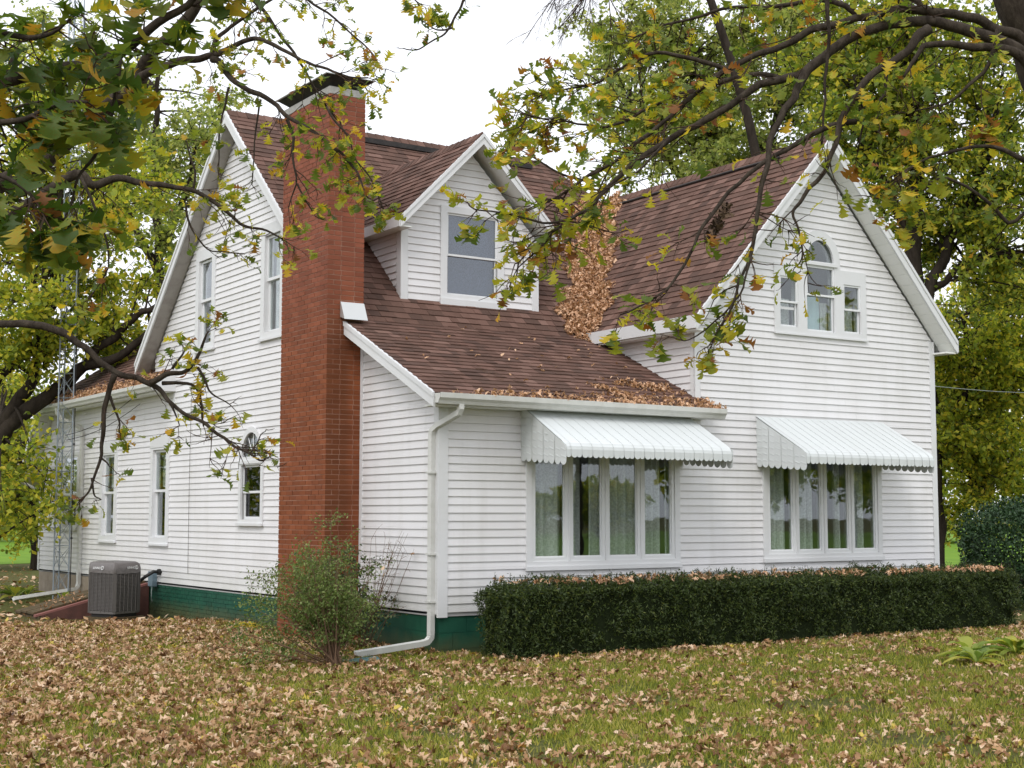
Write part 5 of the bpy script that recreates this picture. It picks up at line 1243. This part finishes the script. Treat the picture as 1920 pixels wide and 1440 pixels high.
# ------------------------------------------------------------------ background trees
def bgtree(name, lab, limbs, depth, crowns, mat, per=190, size=(.10, .17), group=None, ncl=None, cat='tree', twig=True, trunkbase=None, sig=.33, cover=.86):
    tb_ = trunkbase if trunkbase is not None else at(*limbs[0][0][0], depth); base = (tb_[0], tb_[1], 0); rt = root(name, base, lab, cat, group); segs = []
    for i, (pts, r) in enumerate(limbs):
        P = smooth_path([at(p[0], p[1], depth+(p[2] if len(p) > 2 else 0)) for p in pts], 4, .10, i)
        if i == 0: P[0].z = min(P[0].z, -.05)
        n = len(P); rr = [(r[0]+(r[1]-r[0])*j/(n-1))*depth/FPX*(1+.1*noise.noise(P[j]*2)) for j in range(n)]
        m = MB(); m.tube(P, rr, 10); m.build('trunk' if i == 0 else 'limb', M['bark2'], rt, smooth=True); segs += [(p, q) for p, q in zip(P, rr)]
    br = MB(); LP = []
    for (cx, cy, dd, rx, ry, rz, nc) in crowns:
        c = Vector(at(cx, cy, depth+dd))
        for _ in range(int(nc*cover)):
            v = Vector((random.gauss(0, 1), random.gauss(0, 1), random.gauss(0, 1))).normalized()*(random.random()**.45); e = c+Vector((v.x*rx, v.y*ry, v.z*rz))
            if e.z < .3: continue
            cand = [s_ for s_ in random.sample(segs, min(len(segs), 14)) if s_[0].z < e.z+1.0] or segs
            s0, sr = min(cand, key=lambda s_: (s_[0]-e).length); L = (e-s0).length; mid = s0.lerp(e, .5)+Vector((0, 0, .10*L))+noise.noise_vector(e)*.12*L
            pts = [s0*(1-t_)**2+mid*2*t_*(1-t_)+e*t_*t_ for t_ in (0, .25, .5, .75, 1)]; r0 = min(sr*.6, .012+.013*L)
            br.tube(pts, [r0, r0*.75, r0*.5, r0*.32, r0*.2], 5, cap=False)
            k = int(per*random.uniform(.6, 1.4)); sg = sig*random.uniform(.7, 1.4)
            # twigs inside the clump, leaves strung on them
            nt_ = 9
            for q in range(nt_):
                dv = Vector((random.gauss(0, 1), random.gauss(0, 1), random.gauss(-.15, .7))).normalized()*sg*random.uniform(.9, 2.2); b0 = pts[random.choice((2, 3, 4))] if q > 3 else e; t2 = b0+dv
                br.tube([b0, b0.lerp(t2, .5)+Vector((0, 0, .05)), t2], [.010, .007, .004], 3, cap=False)
                f = rng.uniform(.1, 1.1, k//nt_); LP.append(np.array(b0)[None]+np.array(dv)[None]*f[:, None]+rng.normal(0, sg*.24, (len(f), 3)))
    LP = np.concatenate(LP); LP = LP[LP[:, 2] > .15]
    me = bpy.data.meshes.new('branches'); me.from_pydata([tuple(Vector(v)-Vector(ORG[rt.name])) for v in br.V], [], br.F); me.materials.append(M['bark2']); link('branches', me, rt, kind='stuff')
    scatter('foliage', QL, LP, rots(len(LP), .8), rng.uniform(size[0], size[1], len(LP)), M[mat], rt, kind='stuff')
    return rt
# left rear
bgtree('yard_tree', 'big dark limbed tree with yellow green leaves behind the antenna tower',
       [([(-90, 1130), (-70, 950), (0, 815), (72, 757), (100, 735), (142, 698), (167, 688), (225, 667), (267, 633), (340, 590)], (19, 5)),
        ([(0, 815), (33, 752), (58, 718), (66, 690), (78, 655), (83, 610), (88, 520), (105, 420), (125, 320)], (13, 5)),
        ([(-60, 930), (-40, 780), (0, 705), (33, 677), (66, 640), (90, 560), (60, 400)], (13, 5)),
        ([(142, 700), (170, 665), (200, 640), (225, 623), (258, 590), (283, 585), (330, 545)], (9, 5)),
        ([(-40, 900), (-80, 700), (-60, 450), (-20, 250), (30, 100)], (18, 6))], 30,
       [(40, 560, 0, 2.6, 2.5, 1.5, 38), (20, 300, 1, 3.2, 3, 3.0, 66), (130, 650, 1, 1.9, 2, .8, 16), (-60, 900, -1, 2.0, 2, 1.4, 34), (170, 400, 1, 2.0, 2.4, 2.0, 26), (240, 580, 2, 1.5, 2, .9, 11)], 'bgleaf_y')
bgtree('yard_tree', 'airy pale green tree rising behind the left gable', [([(320, 1060), (310, 700), (300, 500), (290, 300), (300, 120)], (14, 4)), ([(300, 520), (240, 400), (200, 300), (180, 200)], (8, 3)), ([(300, 480), (350, 360), (370, 260)], (8, 3))], 40,
       [(330, 340, 0, 2.0, 2.4, 2.6, 46), (210, 280, 1, 2.8, 2.6, 3.0, 48), (120, 120, 2, 2.6, 2.5, 2.4, 32), (390, 210, 1, .9, 1.5, 1.4, 10)], 'bgleaf_p', size=(.10, .16))
bgtree('yard_tree', 'low hanging yellow green tree at the far left edge of the lawn', [([(66, 1085), (64, 980), (40, 860), (0, 780)], (9, 5)), ([(64, 980), (20, 940), (-30, 930)], (5, 3))], 44,
       [(-10, 900, 0, 2.6, 2.5, 1.7, 50), (50, 960, 3, 1.4, 2, 1.1, 26), (-60, 760, 2, 3, 3, 2, 40), (60, 780, 4, 2, 2, 2.3, 40)], 'bgleaf_y', size=(.11, .18))
# right rear
bgtree('yard_tree', 'tall dark trunked tree with olive leaves behind the front gable roof',
       [([(1735, 1150), (1730, 900), (1722, 700), (1714, 480), (1716, 267), (1700, 120), (1680, -20)], (19, 11)),
        ([(1722, 640), (1745, 542), (1770, 480), (1790, 430), (1820, 383), (1850, 300), (1870, 200)], (12, 5)),
        ([(1748, 545), (1770, 530), (1800, 500), (1828, 483), (1890, 470)], (8, 4)),
        ([(1714, 450), (1660, 350), (1620, 250), (1600, 120)], (9, 4))], 31,
       [(1660, 260, 0, 2.0, 2.5, 2.0, 52), (1800, 240, 0, 2.2, 2.5, 2.2, 62), (1890, 430, 0, 2.0, 2.4, 2.2, 56), (1740, 90, 1, 2.8, 2.6, 1.7, 50), (1770, 440, 2, 1.3, 2.2, 1.6, 30), (1600, 130, 1, 1.8, 2, 1.5, 26)], 'bgleaf_g', size=(.10, .16))
bgtree('yard_tree', 'spreading tree whose low yellow green boughs hang beside the right corner of the house',
       [([(1763, 1098), (1761, 950), (1752, 800), (1742, 700), (1747, 664), (1765, 655), (1779, 652), (1800, 660), (1831, 681), (1862, 700), (1900, 740)], (9, 6)),
        ([(1752, 800), (1790, 770), (1830, 700), (1810, 600), (1850, 560)], (8, 4)), ([(1756, 850), (1800, 870), (1830, 905), (1850, 930)], (6, 3))], 36,
       [(1830, 640, 0, 1.7, 2.4, 1.5, 48), (1890, 750, 0, 1.7, 2.4, 1.7, 52), (1800, 780, 0, 1.2, 2, 1.5, 36), (1835, 900, 0, 1.3, 1.6, .9, 30), (1780, 640, 3, 1.2, 2, 1.6, 28), (1920, 620, 1, 1.8, 2, 2, 40)], 'bgleaf_y', size=(.10, .17))
bgtree('yard_tree', 'broad tree crown showing over the roof valley', [([(1380, 1090), (1370, 700), (1350, 400), (1330, 250), (1300, 100)], (5, 3)), ([(1350, 430), (1250, 300), (1180, 220)], (10, 4)), ([(1350, 400), (1430, 280), (1480, 150)], (10, 4))], 37,
       [(1330, 290, 0, 2.8, 2.5, 1.8, 66), (1190, 210, 0, 1.6, 2.2, 2.1, 34), (1470, 230, 0, 2.2, 2.4, 2.2, 60), (1320, 110, 1, 2.8, 2.6, 1.8, 58), (1500, 60, 0, 2.6, 2, 1.4, 40), (1150, 70, 1, 1.2, 2, 1.5, 20)], 'bgleaf_p', size=(.10, .16))
# bare tree at the top
rt = root('bare_tree', tuple(np.array(at(1470, 1100, 28))*np.array((1, 1, 0))), 'nearly leafless fine twigged tree reaching into the white sky at the top', 'tree'); m = MB(); b = MB()
m.tube(smooth_path([Vector(at(1470, 1150, 28)), Vector(at(1455, 500, 28)), Vector(at(1330, 0, 28)), Vector(at(1165, -150, 28))], 4, .05), [.13*(1-.6*i/12) for i in range(13)], 8); m.build('trunk', M['bark2'], rt, smooth=True)
def fine(p, d, L, r, lv):
    pts = [p]; q = p
    for j in range(5): d = (d+Vector((random.gauss(0, .10), random.gauss(0, .10), random.gauss(-.02, .10)))).normalized(); q = q+d*L/5; pts.append(q)
    b.tube(pts, [r*(1-.6*j/5) for j in range(6)], 4, cap=False)
    if lv: 
        for k_ in range(5): i = random.choice((1, 2, 3, 4)); fine(pts[i], (d+Vector((random.gauss(0, .45), random.gauss(0, .45), random.gauss(-.1, .4)))).normalized(), L*.55, r*.5, lv-1)
for (sx, sy, ex, ey) in ((1150, -120, 1060, 20), (1160, -100, 1070, 60), (1150, -130, 1105, 60), (1140, -140, 1000, -10)):
    p, q = Vector(at(sx, sy, 28)), Vector(at(ex, ey, 28)); fine(p, (q-p).normalized(), (q-p).length*1.05, .022, 3)
b.build('twigs', M['twig'], rt, kind='stuff')
# distant woods and undergrowth closing the horizon
def woods(name, pts, h, n, lab, size=(.35, .6), mat='bgleaf_g'):
    P = []; k = len(pts)-1
    for i in range(n):
        f = random.random()*k; j = int(f); a, b2 = pts[j], pts[j+1]; f -= j; x = a[0]+(b2[0]-a[0])*f; y = a[1]+(b2[1]-a[1])*f
        hh = h*(.65+.5*noise.noise(Vector((x*.09, y*.09, 0)))+.3*noise.noise(Vector((x*.35, y*.35, 3))))
        P.append((x+random.gauss(0, 2.2), y+random.gauss(0, 2.2), hh*random.random()**.7))
    return scatter(name, QL, P, rots(len(P), .8), rng.uniform(size[0], size[1], len(P)), M[mat], kind='stuff', label=lab, cat='woods')
woods('woods', [(-60, 62), (-35, 72), (-12, 78), (12, 80), (30, 72)], 9, 24000, 'dark far woodland beyond the left end of the lawn')
woods('woods', [(24, 66), (40, 62), (54, 50), (66, 36), (72, 18)], 11, 30000, 'dense dark woodland edge beyond the right side lawn')
# trees across the front, seen only mirrored in the panes
def simple_tree(x, y, h, r, lab, mat='bgleaf_g'):
    rt = root('roadside_tree', (x, y, 0), lab, 'tree', 'trees mirrored in the front windows'); m = MB(); m.tube([(x, y, -.1), (x+.1, y, h*.4), (x, y+.1, h*.75)], [r*.07, r*.05, r*.03], 8); m.build('trunk', M['bark2'], rt)
    leafcloud('foliage', rt, blob((x, y, h*.62), (r, r, h*.40), 5200, .5, .3, 1.2, .3), (.3, .5), mat, tilt=.9, kind='stuff')
for i, (x, y, h, r, lb) in enumerate([(27.2, -27, 9.5, 2.0, 'full tree mirrored in the right panes of the corner picture window'), (33, -29, 10, 2.2, 'nearer full tree mirrored in the window below the front gable'), (40.5, -31, 11, 2.6, 'wide tree mirrored in the right panes below the front gable'),
    (52, -77, 3.6, 4.5, 'low far tree mirrored left in the corner picture window'), (60, -76, 4.4, 4.0, 'second low far tree mirrored beside the utility pole'), (66, -66, 8, 5, 'far rounded tree mirrored behind the nearer ones'), (43, -80, 3.0, 4.5, 'lowest far bushy tree mirrored at the edge of the corner window'), (75, -60, 9, 5, 'far dark tree mirrored right below the front gable')]):
    simple_tree(x, y, h, r, lb, 'bgleaf_g' if i % 2 else 'bgleaf_y')
m = MB(); m.tube([(17.3, -20.6, -.1), (17.3, -20.6, 8.5)], [.14, .10], 8); m.build('utility_pole', M['bark2'], label='dark wooden utility pole mirrored in the corner picture window', cat='utility pole')

# overhead cable to the right of the house
m = MB(); a, b = at(1750, 724, 27), at(2200, 672, 44); m.tube([tuple(a*(1-t_)+b*t_-np.array((0, 0, .5*math.sin(math.pi*t_)))) for t_ in np.linspace(0, 1, 12)], .006, 4)
m.build('overhead_cable', M['cable'], label='thin grey overhead cable crossing the trees right of the house', cat='cable')
